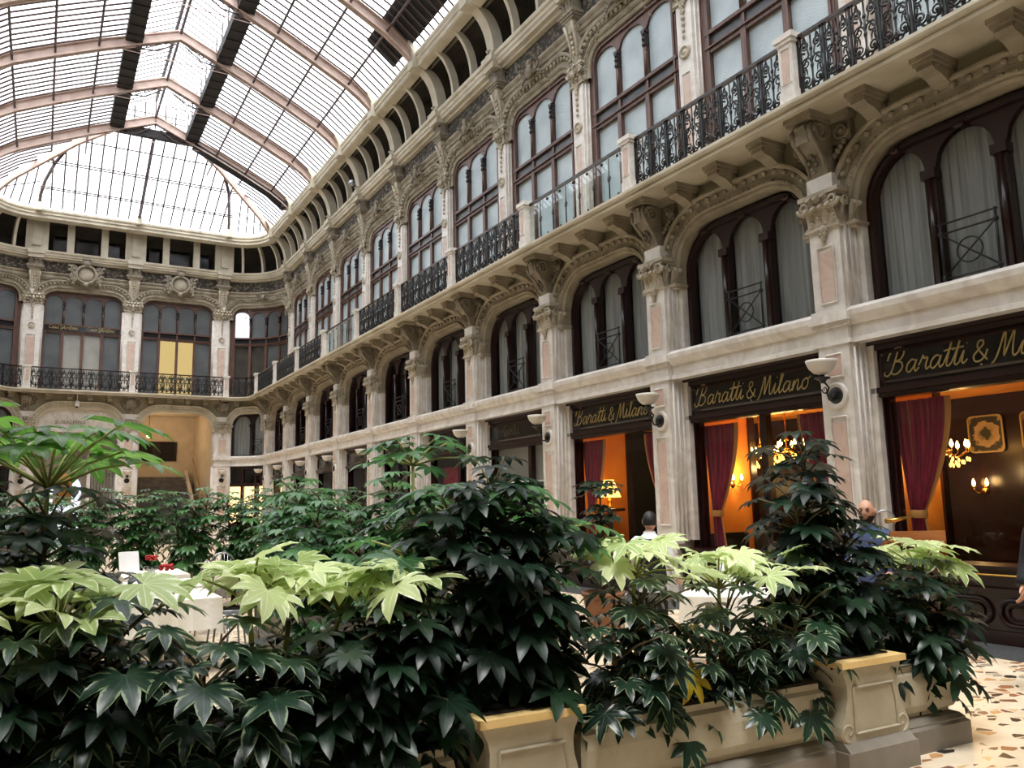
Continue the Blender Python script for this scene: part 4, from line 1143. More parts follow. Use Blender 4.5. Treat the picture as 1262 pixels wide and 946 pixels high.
# ------------------------------------------------------------------ stair hall (right of centre) and vestibule (left of centre)
hx0, hx1 = EX[1] + .36, EX[2] - .36
s = MB(); s.strip([(hx0, YL + .3, 0), (hx0, YL + 6, 0)], [(hx0, YL + .3, 6.6), (hx0, YL + 6, 6.6)]); s.strip([(hx1, YL + .3, 0), (hx1, YL + 6, 0)], [(hx1, YL + .3, 6.6), (hx1, YL + 6, 6.6)])
s.strip([(hx0, YL + 6, 0), (hx1, YL + 6, 0)], [(hx0, YL + 6, 6.6), (hx1, YL + 6, 6.6)]); s.strip([(hx0, YL + .2, 6.5), (hx1, YL + .2, 6.5)], [(hx0, YL + 6, 6.5), (hx1, YL + 6, 6.5)])
struct('wall_stair_hall', s, 'cream', 'cream walls and ceiling of the lit stair hall')
st = thing('staircase', 'grey stone staircase rising inside the lit opening of the end facade', 'stairs', (0, YL, 0))
s = MB()
for i in range(20):
    s.box(hx0 + .02, hx1 - .5, .7 + .26 * i, .7 + .26 * i + .3, 0 if i < 2 else .165 * (i - 1), .165 * (i + 1) - .03)
s.build('risers', 'tread', st)
s = MB()
for i in range(20): s.box(hx0 + .02, hx1 - .46, .66 + .26 * i, .7 + .26 * i + .26, .165 * (i + 1) - .03, .165 * (i + 1))
s.build('treads', 'tread', st)
s = MB(); s.prism([(.6, .0), (.6, .3), (5.9, 3.66), (5.9, 0)], hx1 - .46, hx1 - .3, 'x'); s.build('side_string', 'marble', st)
MB().tube([(hx1 - .1, .6, 1.1), (hx1 - .1, 5.6, 4.3)], .02, 8).build('brass_handrail', 'brass', st)
d = thing('door_1', 'dark barred window high on the back wall of the stair hall', 'window', (hx0 + 1.5, YL + 5.95, 4.15), kind='structure')
MB().box(-.9, .9, -.05, .04, 0, .95).build('dark_opening', 'dark', d)
s = MB(); s.box(-.98, -.9, -.09, .03, 0, 1.03); s.box(.9, .98, -.09, .03, 0, 1.03); s.box(-.9, .9, -.09, .03, .95, 1.03); s.box(-.2, .2, -.07, .03, 0, .95); s.box(.2, .9, -.07, .03, .4, .45); s.build('door_frame', 'mahog_dark', d)
hl_ = thing('ceiling_lamp', 'glowing globe lamp hanging in the stair hall', 'lamp', (hx0 + .85, YL + 3.6, 5.3))
MB().blob((0, 0, 0), .11, seg=14, rings=9).build('globe', 'bulb', hl_); MB().tube([(0, 0, .1), (0, 0, 1.2)], .015, 6).build('stem', 'iron', hl_)
lamp_light('stair_light', (hx0 + .85, YL + 3.2, 5.5), 75, (1, .76, .5), .15)
vx0, vx1 = EX[0] + .36, EX[1] - .36
s = MB(); s.strip([(vx0, YL + .3, 0), (vx0, YL + 5, 0)], [(vx0, YL + .3, 6.4), (vx0, YL + 5, 6.4)]); s.strip([(vx1, YL + .3, 0), (vx1, YL + 5, 0)], [(vx1, YL + .3, 6.4), (vx1, YL + 5, 6.4)])
vc = (vx0 + vx1) / 2
# back wall with an arched daylight opening
n = 24; R_ = .75
arc = [(vc - .3 + R_ * cos(PI - PI * i / n), YL + 5, 2.7 + R_ * sin(PI * i / n)) for i in range(n + 1)]
s.strip(arc, [(x, YL + 5, 6.4) for x, _, _ in arc]); s.strip([(vx0, YL + 5, 0), (vc - .3 - R_, YL + 5, 0)], [(vx0, YL + 5, 6.4), (vc - .3 - R_, YL + 5, 6.4)]); s.strip([(vc - .3 + R_, YL + 5, 0), (vx1, YL + 5, 0)], [(vc - .3 + R_, YL + 5, 6.4), (vx1, YL + 5, 6.4)])
s.strip([(vx0, YL + .2, 6.3), (vx1, YL + .2, 6.3)], [(vx0, YL + 5, 6.3), (vx1, YL + 5, 6.3)])
struct('wall_vestibule', s, 'marble', 'pale walls of the vestibule with an arched passage at the back')
tp = MB(); f = otop(1.56, 5.3, 6.1, .8); xs = [-1.56 + 3.12 * i / 30 for i in range(31)]
tp.strip([(x, .0, min(5.2, f(x))) for x in xs], [(x, .0, f(x)) for x in xs]); tp.box(-1.56, 1.56, -.04, .2, 5.1, 5.24)
struct('trim_9', tp, 'marble', 'pale lunette filling the top of the vestibule arch', (endc[0], YL + .22, 0), cat='lunette')
cu = bpy.data.curves.new('carved_lettering', 'FONT'); cu.body = 'SUBALPINA'; cu.size = .24; cu.align_x = 'CENTER'; cu.extrude = .01
to = bpy.data.objects.new('carved_lettering', cu); C.objects.link(to); to.location = (endc[0] - .3, YL + .2, 5.45); to.rotation_euler = (PI / 2, 0, 0); cu.materials.append(M['warm']); tag(to, 'small grey incised letters on the pale lunette over the vestibule', 'lettering')
g = thing('iron_gate', 'grey iron gate standing open in the vestibule arch', 'gate', (vx1 - .55, YL + .6, 0))
s = MB()
for i in range(9): s.tube([(-.5 + .125 * i, 0, .05), (-.5 + .125 * i, 0, 3.9)], .014, 5)
for z in (.1, 1.2, 2.4, 3.85): s.box(-.52, .52, -.02, .02, z, z + .05)
for i in range(4): spiral(s, (-.37 + .25 * i, 0, 3.2), (1, 0, 0), (0, 0, 1), .11, 1.5, .014)
s.build('bars', 'iron_grey', g)
MB().box(-.66, -.52, -.06, .06, 0, 4.1).build('gate_post', 'marble', g)
dl = thing('passage_doorway', 'bright daylit doorway glimpsed through the vestibule arch', 'doorway', (vc - .3, YL + 5.3, 0))
MB().strip([(-.9, 0, 0), (.9, 0, 0)], [(-.9, 0, 3.6), (.9, 0, 3.6)]).build('daylight', 'white_lit', dl)
MB().box(-.45, .35, -.1, -.05, 2.0, 3.6).build('orange_house_front', 'gold_trim', dl)
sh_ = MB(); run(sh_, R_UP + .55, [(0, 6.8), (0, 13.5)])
struct('wall_backing_upper', sh_, 'cove', 'dark backing sheet added behind the upper windows to block sky light')  # added shell that stops sky light leaking round the upper windows
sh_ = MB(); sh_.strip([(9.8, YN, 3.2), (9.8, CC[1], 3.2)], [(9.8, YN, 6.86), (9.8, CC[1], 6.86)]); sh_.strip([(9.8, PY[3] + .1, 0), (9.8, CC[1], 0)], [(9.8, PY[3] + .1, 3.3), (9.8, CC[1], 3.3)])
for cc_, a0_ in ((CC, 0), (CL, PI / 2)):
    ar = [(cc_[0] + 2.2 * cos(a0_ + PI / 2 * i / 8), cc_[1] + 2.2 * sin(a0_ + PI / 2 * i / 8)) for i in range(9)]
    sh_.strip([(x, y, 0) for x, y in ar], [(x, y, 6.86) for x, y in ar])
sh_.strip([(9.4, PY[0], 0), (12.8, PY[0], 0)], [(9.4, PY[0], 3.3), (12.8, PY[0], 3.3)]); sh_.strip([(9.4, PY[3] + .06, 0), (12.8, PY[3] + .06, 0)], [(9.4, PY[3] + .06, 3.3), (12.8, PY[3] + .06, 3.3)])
struct('wall_backing_lower', sh_, 'dark', 'dark backing sheets added behind the mezzanine windows and shops to block sky light')  # added sheets against light leaks behind the lower floors and beside the cafe
cam_ = thing('security_camera', 'small white security camera under the end balcony', 'camera', (endc[0] - .1, YL - .1, 6.35))
MB().tube([(0, .0, -.14), (0, 0, .1)], .09, 10).build('housing', 'napkin', cam_); MB().tube([(0, .0, -.2), (0, 0, -.14)], .06, 10).build('lens', 'black', cam_); MB().tube([(0, 0, .1), (0, .1, .45)], .02, 6).build('arm', 'napkin', cam_)
# ------------------------------------------------------------------ cafe interior behind the first three bays
bw = MB(); bw.box(12.6, 12.7, PY[0], PY[3] + .05, 0, 3.4); struct('wall_cafe_back', bw, 'mahog_dark', 'dark panelled back wall inside the cafe')
ce = MB(); ce.box(9.34, 12.7, PY[0], PY[3] + .05, 3.12, 3.2); o = struct('ceiling_cafe', ce, 'plaster', 'lamp tinted orange ceiling inside the cafe', cat='ceiling')
cf = MB(); cf.box(9.31, 12.7, PY[0], PY[3] + .05, .0, .06); struct('floor_cafe', cf, 'mahog_dark', 'dark wooden floor inside the cafe', cat='floor')
for k in range(3):
    yp = PY[k + 1] - .14
    q = ['first', 'second', 'third'][k] + ' cafe window from the right'
    pw = MB(); pw.box(9.32, 10.9, yp, yp + .1, .06, 3.12); struct(f'wall_cafe_{k+1}', pw, 'plaster', f'lamp tinted plaster side wall glowing behind the curtain, {q}')
    pt = MB(); pt.box(10.86, 11.0, yp - .04, yp + .12, .06, 3.12); o = struct(f'trim_{20+k}', pt, 'mahog_dark', f'dark wooden post ending the orange wall, {q}', cat='post')
    place_curtain(f'crimson curtain with gold edge, far side of the {q}', (9.56, bayc[k], 0), RZ, 'cafe curtains', -1)
    if k: place_curtain(f'crimson curtain with gold edge, near side of the {q}', (9.56, bayc[k], 0), RZ, 'cafe curtains', 1)
    if k < 2:
        z = 1.95 if k else 1.88
        place_sconce(f'twin candle wall sconce glowing on orange wall, {q}', (10.42, yp, z), 0, 'cafe wall sconces', 0)
        lamp_light('sconce_light', (10.42, yp - .22, z + .1), 26)
for i, (x, y, z, w) in enumerate(((11.5, 6.86, 2.28, 'in the first cafe window from the right edge'), (11.2, 10.12, 2.42, 'left one in the second cafe window'), (11.35, 9.65, 2.5, 'right one in the second cafe window'))):
    place_chand(f'brass chandelier with lit candle bulbs, {w}', (x, y, z), .2 * i, 'cafe chandeliers', 0)
    lamp_light('chandelier_light', (x, y, z - .35), 14)
place_sconce('twin candle sconce on the dark back wall of the near cafe window', (12.58, 6.95, 1.75), RZ, 'cafe wall sconces', 0)
lamp_light('sconce_light', (12.3, 6.95, 1.8), 6)
for i, y in enumerate((6.84, 6.05, 5.3)):
    p = thing('painted_panel', f'painted floral wall panel in pale frame inside the near cafe window, {["left", "middle", "right"][i]} one', 'panel', (12.58, y, 2.52), RZ, 'painted cafe panels')
    MB().box(-.25, .25, -.012, 0, -.27, .27).build('painted_field', mural_mat() if i == 0 else bpy.data.materials['painted floral panel'], p)
    f = MB(); L = stadium(-.27, .27, -.29, .29, rr=.08); f.sweep(L, [(0, 0), (0, -.03), (-.025, -.03), (-.025, -.01)], True); f.build('gilt_frame', 'gold', p)
tb = thing('side_table', 'small dark side table inside the third cafe window', 'table', (10.1, 13.2, .06))
s = MB(); s.lathe([(0, 1.34), (.3, 1.34), (.32, 1.37), (.3, 1.4), (0, 1.4)], seg=20); s.build('top', 'mahog_dark', tb)
s = MB(); s.lathe([(.0, 0), (.2, 0), (.2, .03), (.05, .08), (.04, .7), (.06, 1.3), (0, 1.34)], seg=14); s.build('pedestal', 'mahog_dark', tb)
lp = thing('table_lamp', 'lit table lamp with glowing cream shade behind the third cafe window', 'lamp', (10.1, 13.2, 1.46))
MB().lathe([(0, 0), (.08, 0), (.08, .02), (.03, .05), (.05, .14), (.02, .2), (.015, .32), (0, .32)], seg=14).build('base', 'brass', lp)
MB().lathe([(.24, .22), (.1, .58)], seg=20).build('lamp_shade', 'shade', lp)
lamp_light('table_lamp_light', (10.1, 13.0, 1.85), 22)
bq = thing('banquette', 'dark upholstered bench back inside the second cafe window', 'bench', (10.0, 9.75, .06))
s = MB(); s.box(-.5, .5, .12, .22, .4, .98); s.build('backrest', 'dark', bq); s = MB(); s.box(-.5, .5, -.25, .2, .2, .45); s.build('seat', 'dark', bq); s = MB(); s.box(-.48, .48, -.22, .18, 0, .2); s.build('base', 'mahog_dark', bq)
# red and lit interiors further along
for k, m, lab in ((4, 'velvet', 'deep red backing inside the fifth shopfront'), (9, 'warm_lit', 'bright lit backing inside the tenth shopfront')):
    bk = thing('shop_backdrop', lab, 'backdrop', (9.6, bayc[k], 0), RZ)
    MB().box(-1.1, -.1 if k == 4 else 1.2, 0, .02, 1.0, 2.6).build('panel', m, bk)

# ------------------------------------------------------------------ glass roof
TP = [(5.78, 14.86), (5.62, 15.05), (5.3, 15.33), (4.84, 15.65), (3.7, 16.22), (2.47, 16.80), (1.5, 17.22), (0, 17.86)]   # truss axis (offset from centre, height)
GP = [(5.95, 15.0), (5.62, 15.28), (4.84, 15.88), (3.7, 16.45), (2.47, 17.03), (1.62, 17.42)]                                          # glazing line
def rafter(side, pts=TP, dz=.17, w=.045):
    mb = MB(); n = len(pts)
    L = []
    for i, (u, z) in enumerate(pts):
        a = pts[max(0, i - 1)]; b = pts[min(n - 1, i + 1)]
        t = Vector((b[0] - a[0], b[1] - a[1])).normalized(); nn = Vector((-t.y, t.x)) if t.x > 0 else Vector((t.y, -t.x))
        if nn.y < 0: nn = -nn
        d = dz * (.75 + .25 * min(1, i / 3))
        L.append((Vector((u, z)) + nn * d, Vector((u, z)) - nn * d))
    for wy, lo, hi in ((w, 0, 1), (.11, 0, .12), (.11, .88, 1)):
        q = []
        for a, b in L:
            p0 = a.lerp(b, lo); p1 = a.lerp(b, hi)
            q.append((p0, p1))
        vs = []; fs = []
        for p0, p1 in q:
            vs += [(side * p0.x, -wy, p0.y), (side * p0.x, wy, p0.y), (side * p1.x, wy, p1.y), (side * p1.x, -wy, p1.y)]
        for i in range(n - 1):
            a = 4 * i; b = a + 4
            for k in range(4): fs.append((a + k, a + (k + 1) % 4, b + (k + 1) % 4, b + k))
        fs += [(0, 1, 2, 3), (4 * n - 4, 4 * n - 3, 4 * n - 2, 4 * n - 1)]
        mb.add(vs, fs)
    return mb
def truss(_):
    t = thing('roof_truss', '', 'truss')
    for s in (1, -1): rafter(s).build('rafter', 'roof_iron', t)
    MB().tube([(-1.9, 0, 16.86), (1.9, 0, 16.86)], .018, 5).build('tie_rod', 'roof_iron', t)
    b = MB()
    for s in (-1, 1):
        b.tube([(s * 1.4, 0, 17.0), (s * .7, 0, 17.1), (s * .15, 0, 17.5)], .025, 5)
        for i in range(4): spiral(b, (s * (.35 + .3 * i), 0, 17.38 - .13 * i), (s, 0, 0), (0, 0, 1), .12, 1.5, .018, n=14)
    b.build('scroll_bracket', 'bar', t)
    return t
place_truss = placer(truss)
for k in range(0, 10):
    y = PY[k]
    if k >= 1: place_truss(f'pinkish curved iron roof truss crossing the hall, {ORD[9-k]} from the far end', (XC, y, 0), 0, 'roof trusses', 0)
def skylight(side):
    """one glazed bay of one roof slope; y from -BAY/2 to BAY/2"""
    t = thing('skylight_panel', '', 'skylight')
    vs = [(side * u, y, z) for u, z in GP for y in (-BAY / 2, BAY / 2)]
    MB().add(vs, [(2 * i, 2 * i + 1, 2 * i + 3, 2 * i + 2) for i in range(len(GP) - 1)]).build('glass_pane', 'pane_roof', t)
    b = MB()
    for j in range(11):
        y = -BAY / 2 + BAY * (j + .5) / 11
        b.tube([(side * u, y, z - .03) for u, z in GP], .036, 4, False)
    b.build('glazing_bars', 'bar', t)
    return t
place_sky = placer(skylight)
for k in range(-2, 9):
    yc = 6.745 + BAY * (k - .5) + BAY * 0.0 + BAY * 0
    yc = 6.745 + BAY * (k - 1) + BAY / 2
    for sd, nm in ((1, 'right'), (-1, 'left')):
        place_sky(f'glazed roof bay on the {nm} slope, {ORD[8-k]} from the far end', (XC, yc, 0), 0, f'{nm} slope roof glazing', sd)
ZT, ZH = PY[9], PY[9]
for sd, nm in ((1, 'right'), (-1, 'left')):
    for i, (u, z) in enumerate(((4.84, 15.62), (3.7, 16.19), (2.47, 16.77))):
        p = MB().tube([(0, -4, 0), (0, 34.6 + (5.0 - u) * .9, 0)], .04, 5)
        b = p
        for j in range(0, 60): b.blob((0, 6 + j * .316 * 1.5, 0), .05, .05, .05, 5, 4)
        o = p.build('purlin_rod', 'bar', None, (XC + sd * u, 0, z)); tag(o, f'thin lengthwise purlin rod of the {nm} roof slope, {["lowest", "middle", "highest"][i]} of three', 'purlin', 'roof purlins'); o.name = 'roof_purlin'
    bm_ = thing('ridge_gutter', f'wide dark gutter beam along the {nm} side of the lantern', 'beam', (XC + sd * 1.45, 0, 0))
    MB().box(-.26, .26, -4, 34.75, 17.18, 17.52).build('beam_box', 'roof_dark', bm_)
    s = MB()
    for j in range(64): s.box(-.27, .27, -3.5 + .6 * j - .03, -3.5 + .6 * j + .03, 17.14, 17.18)
    s.build('grille_slats', 'roof_dark', bm_)
# lantern above the gutters
ln = thing('roof_lantern', 'raised glazed lantern running along the ridge of the roof', 'lantern', (XC, 0, 0))
s = MB()
for sd in (-1, 1): s.strip([(sd * 1.2, -4, 17.5), (sd * 1.2, 34.7, 17.5)], [(sd * 1.2, -4, 18.15), (sd * 1.2, 34.7, 18.15)]); s.strip([(sd * 1.35, -4, 18.1), (sd * 1.35, 34.7, 18.1)], [(0, -4, 18.85), (0, 34.7, 18.85)])
s.add([(-1.2, 34.7, 17.5), (1.2, 34.7, 17.5), (1.2, 34.7, 18.15), (0, 34.7, 18.85), (-1.2, 34.7, 18.15)], [(0, 1, 2, 3, 4)])
s.build('glass_pane', 'pane_roof', ln)
s = MB()
for j in range(110):
    y = -3.8 + .35 * j
    for sd in (-1, 1): s.tube([(sd * 1.35, y, 18.08), (0, y, 18.83)], .022, 4, False)
    if j % 3 == 0:
        for sd in (-1, 1): s.tube([(sd * 1.2, y, 17.5), (sd * 1.2, y, 18.12)], .025, 4, False)
for x in (-.8, -.4, .0, .4, .8): s.tube([(x, 34.68, 17.5), (x, 34.68, 18.85 - .58 * abs(x))], .03, 4, False)
s.tube([(-1.2, 34.68, 17.9), (1.2, 34.68, 17.9)], .025, 4, False); s.tube([(-1.2, 34.68, 18.15), (1.2, 34.68, 18.15)], .025, 4, False)
s.build('glazing_bars', 'bar', ln)
MB().tube([(0, -4, 18.8), (0, 34.7, 18.8)], .06, 6).build('ridge_bar', 'bar', ln)
MB().tube([(.0, -4, 17.95), (.0, 34.7, 17.95)], .05, 6).build('lower_ridge_tube', 'bar', ln)
# hipped end
HP = [(1.45, 34.6, 17.25), (2.8, 35.75, 16.78), (4.08, 36.95, 16.12), (5.0, 37.7, 15.6), (5.4, 38.0, 15.25), (5.72, 38.2, 14.86)]
def hipz(u):
    for a, b in zip(HP, HP[1:]):
        if u <= b[0]: t = (u - a[0]) / (b[0] - a[0]); return a[1] + (b[1] - a[1]) * t, a[2] + (b[2] - a[2]) * t
    return HP[-1][1:]
for sd, nm in ((1, 'right'), (-1, 'left')):
    hp = thing('hip_rafter', f'pinkish hip rafter descending to the {nm} rear corner of the roof', 'rafter', (XC, 0, 0))
    s = MB()
    for a, b in zip(HP, HP[1:]):
        A = Vector((sd * a[0], a[1], a[2])); B = Vector((sd * b[0], b[1], b[2])); h = Vector((0, 0, .16)); n = (B - A).cross(h).normalized() * .06
        vs = [A + h + n, A + h - n, A - h - n, A - h + n, B + h + n, B + h - n, B - h - n, B - h + n]
        s.add(vs, [(0, 1, 5, 4), (1, 2, 6, 5), (2, 3, 7, 6), (3, 0, 4, 7), (0, 3, 2, 1), (4, 5, 6, 7)])
    s.build('hip_beam', 'roof_iron', hp)
    rb = thing('corner_rib', f'curved brown corner rib rising from the end curb to the {nm} hip', 'rib', (XC, 0, 0))
    yc_ = yend(R_CURB)
    MB().tube([(sd * 4.08, yc_ + .05, 15.2), (sd * 4.05, yc_ - .15, 15.7), (sd * 3.9, yc_ - .9, 16.1), (sd * 3.55, 37.4, 16.35), (sd * 3.1, 36.1, 16.6)], .075, 6).build('rib_tube', 'bar', rb)
    sk = thing('hip_skylight', f'glazed triangular roof piece beside the {nm} hip rafter', 'skylight', (XC, 0, 0))
    # side slope between the last truss and the hip
    vs = []; us = (5.62, 4.84, 3.7, 2.47, 1.62)
    for u in us:
        hy, hz = hipz(u); gz = dict(GP)[u]
        vs += [(sd * u, 34.6, gz), (sd * u, hy, hz + .2)]
    MB().add(vs, [(2 * i, 2 * i + 1, 2 * i + 3, 2 * i + 2) for i in range(4)]).build('glass_pane', 'pane_roof', sk)
    b = MB()
    for j in range(11):
        y = 34.6 + 3.5 * (j + .5) / 11; pts = []
        for u, z in [(5.9, 15.0), (5.62, 15.25), (5.2, 15.57), (4.84, 15.85), (4.2, 16.2), (3.7, 16.42), (3.0, 16.76), (2.47, 17.0), (1.62, 17.4)]:
            if hipz(u)[0] > y: pts.append((sd * u, y, z))
        if len(pts) > 1: b.tube(pts, .036, 4, False)
    b.build('glazing_bars', 'bar', sk)
    ck = thing('corner_skylight', f'fan-shaped glazed corner above the {nm} rear curve', 'skylight', (XC, 0, 0))
    ccx = CC[0] - XC; n = 10
    arc = [(sd * (ccx + (R_CURB - .2) * sin(PI / 2 * i / n)), CC[1] + (R_CURB - .2) * cos(PI / 2 * i / n), 15.15) for i in range(n + 1)]
    top = []
    for i in range(n + 1):
        u = 3.9 + (5.7 - 3.9) * i / n; hy, hz = hipz(u); top.append((sd * u, hy, hz + .1))
    MB().strip(arc, top).build('glass_pane', 'pane_roof', ck)
    b = MB()
    for i in range(1, n, 2): b.tube([arc[i], top[i]], .03, 4, False)
    b.tube([tuple((Vector(arc[i]) + Vector(top[i])) / 2) for i in range(n + 1)], .025, 4, False)
    b.build('glazing_bars', 'bar', ck)
es = thing('end_skylight', 'sloping glazed end panel of the roof above the end facade', 'skylight', (XC, 0, 0))
y0, y1 = yend(R_CURB), 34.75; z0, z1 = 15.2, 17.25
def ep(u, t): return (u, y0 + (y1 - y0) * t, z0 + (z1 - z0) * t)
def tm(u): return 1 if abs(u) < 1.45 else 1 - (abs(u) - 1.45) / (4.08 - 1.45) * .42
us = [-4.08 + 8.16 * i / 34 for i in range(35)]
MB().strip([ep(u, 0) for u in us], [ep(u, tm(u)) for u in us]).build('glass_pane', 'pane_roof', es)
b = MB()
for i in range(1, 18):
    u = -4.08 + 8.16 * i / 18
    b.tube([ep(u, 0), ep(u, tm(u))], .034 if i != 9 else .07, 4, False)
for t in (.22, .24, .52, .545, .8):
    ul = 4.08 if t < .58 else 1.45 + (1 - t) / .42 * 2.63
    b.tube([ep(-ul, t), ep(ul, t)], .03, 4, False)
b.build('glazing_bars', 'bar', es)
bm_ = thing('end_beam', 'dark cross beam where the end glazing meets the ridge lantern', 'beam', (XC, 34.75, 0))
MB().box(-1.7, 1.7, -.12, .12, 17.1, 17.45).build('beam_box', 'roof_dark', bm_)
# rolled shade along the ninth truss on the right, and the dark panel near the curb
rs = thing('rolled_shade', 'thick rolled dark sunshade running down the right roof slope at the far end', 'shade', (XC, PY[9] + .12, 0))
MB().tube([(1.55, 0, 17.1), (2.47, 0, 16.68), (3.7, 0, 16.1), (4.84, 0, 15.53), (5.45, 0, 15.1)], .2, 10).build('shade_roll', 'shade_black', rs)
MB().box(5.3, 5.55, -.22, .22, 14.95, 15.25).build('roll_end_bracket', 'roof_dark', rs)
dp = thing('dark_roof_panel', 'opaque dark panel over the lower glazing of the right roof slope', 'panel', (XC, 0, 0))
MB().add([(5.6, 13.2, 15.34), (5.6, 22.0, 15.34), (4.7, 22.0, 16.02), (4.7, 13.2, 16.02)], [(0, 1, 2, 3)]).build('cover_sheet', 'shade_black', dp)
nr = MB(); nr.strip([(XC - 6, YN, 15), (XC + 6, YN, 15)], [(XC - 6, YN, 19), (XC + 6, YN, 19)])
struct('ceiling_near', nr, 'pane_roof', 'near gable of the roof behind the camera', cat='ceiling')
# little spotlight dome on the cornice
sp = thing('spotlight', 'small grey dome spotlight on the right cornice among the cove ribs', 'light', (9.45, 27.4, 13.5))
MB().blob((0, 0, .1), .13, seg=12, rings=8).build('dome', 'silver', sp); MB().tube([(0, 0, -.1), (.05, 0, .05)], .04, 6).build('foot', 'iron_grey', sp)
# ------------------------------------------------------------------ floor
fl = MB(); fl.strip([(CL[0] - 2.6, YN, 0), (8.28, YN, 0)], [(CL[0] - 2.6, 46, 0), (8.28, 46, 0)]); struct('floor', fl, 'floor', 'pale palladiana terrazzo floor with scattered dark and ochre chips', cat='floor')
kb = MB(); kb.box(8.28, 9.4, YN, CC[1] + 2, -.05, .006); struct('trim_10', kb, 'slate', 'dark grey stone border along the foot of the shopfronts', cat='kerb')

# ------------------------------------------------------------------ planters
PR = -.055
def rowp(x, d=0.0, z=0.0):   # point of the front planter row: x along the row, d behind the rim
    return (x - d * sin(PR), 3.50 + (x - 1.7) * math.tan(PR) + d, z)
def trough(L, D=.55):
    t = thing('planter_trough', '', 'planter')
    prof = [(0, .53), (-.02, .53), (-.02, .49), (0, .47), (.012, .40), (.012, .28), (-.01, .235), (-.035, .22), (-.035, .2)]
    s = MB(); n = len(prof)
    for sx in (1,):
        front = [(-.5 * L, -o, z) for o, z in prof]
    loop = lambda o, z: [(-L / 2 - o, -o, z), (L / 2 + o, -o, z), (L / 2 + o, D + o, z), (-L / 2 - o, D + o, z)]
    vs = []; fs = []
    for o, z in prof: vs += loop(o, z)
    for i in range(n - 1):
        for k in range(4): fs.append((4 * i + k, 4 * i + (k + 1) % 4, 4 * i + 4 + (k + 1) % 4, 4 * i + 4 + k))
    s.add(vs, fs)
    inn = [(-L / 2 + .06, .06, .53), (L / 2 - .06, .06, .53), (L / 2 - .06, D - .06, .53), (-L / 2 + .06, D - .06, .53)]
    out = loop(0, .53); s.add(out + inn, [(k, (k + 1) % 4, 4 + (k + 1) % 4, 4 + k) for k in range(4)])
    low = [(x, y, .4) for x, y, z in inn]; s.add(inn + low, [(k, (k + 1) % 4, 4 + (k + 1) % 4, 4 + k) for k in range(4)])
    s.build('basin', 'planter', t)
    s = MB(); vs = []; fs = []
    pb = [(-.035, .2), (.01, .19), (.035, .165), (.035, .155), (.055, .14), (.055, 0)]
    for o, z in pb: vs += loop(o, z)
    for i in range(len(pb) - 1):
        for k in range(4): fs.append((4 * i + k, 4 * i + (k + 1) % 4, 4 * i + 4 + (k + 1) % 4, 4 * i + 4 + k))
    s.add(vs, fs); s.build('plinth', 'planter_base', t)
    MB().add([(x, y, .46) for x, y, z in inn], [(0, 1, 2, 3)]).build('soil', 'soil', t)
    return t
def put_trough(L, label, loc, rz, grp='stone planter troughs'):
    t = trough(L); t.location = loc; t.rotation_euler = (0, 0, rz); t['label'] = label; t['group'] = grp; return t
put_trough(1.72, 'long cream stone trough between the two planter pedestals', rowp(3.27), PR)
put_trough(3.4, 'cream stone trough under the dark foliage at bottom left', rowp(.02), PR)
put_trough(.66, 'short cream stone trough at the right end of the planter row', rowp(5.05, .02), PR)
put_trough(7.0, 'stone trough under the far hedge behind the tables', (2.6, 15.7, 0), 0)
put_trough(5.0, 'stone trough under the leafy plants right of the tables', (2.95, 7.9, 0), PI / 2)
put_trough(5.0, 'stone trough under the plants at the far left of the tables', (-.55, 9.0, 0), PI / 2)
def pedestal(_):
    t = thing('planter_pedestal', '', 'planter')
    half = [(.27, .62), (.255, .59), (.235, .55), (.225, .50), (.228, .44), (.25, .36), (.29, .28), (.30, .235), (.28, .195), (.25, .185)]
    poly = [(-x, z) for x, z in half] + [(x, z) for x, z in half[::-1]]
    s = MB(); s.prism(poly, -.10, .66); s.build('body', 'planter', t)
    for sx in (-1, 1):
        pass
    s = MB()
    for sx in (-1, 1): spiral(s, (sx * .235, -.098, .255), (sx, 0, 0), (0, 0, 1), .06, 1.2, .012, a0=-PI / 2)
    s.build('scroll', 'planter', t)
    s = MB(); fr = [(-.17, .22), (-.17, .5), (.17, .5), (.2, .36), (.22, .22)]
    pts = [Vector((a, -.105, b)) for a, b in ((-.18, .24), (-.175, .5), (.175, .5), (.19, .4), (.2, .24))]
    for i in range(5): s.tube([pts[i], pts[(i + 1) % 5]], .009, 4, False)
    s.build('panel_moulding', 'planter', t)
    MB().box(-.285, .285, -.13, .70, .618, .655).build('yellow_rim', 'planter_rim', t)
    MB().box(-.22, .22, -.05, .62, .65, .662).build('soil', 'soil', t)
    s = MB(); s.box(-.31, .31, -.15, .70, 0, .15); s.prism([(-.15, .15), (-.10, .2), (.68, .2), (.70, .15)], -.29, .29, 'x'); s.build('plinth', 'planter_base', t)
    return t
pp = placer(pedestal)
pp('cream scroll pedestal planter with yellow rim at the bottom centre', rowp(2.08), PR, 'scroll pedestal planters')
pp('cream scroll pedestal planter with yellow rim at the right', rowp(4.44), PR, 'scroll pedestal planters')

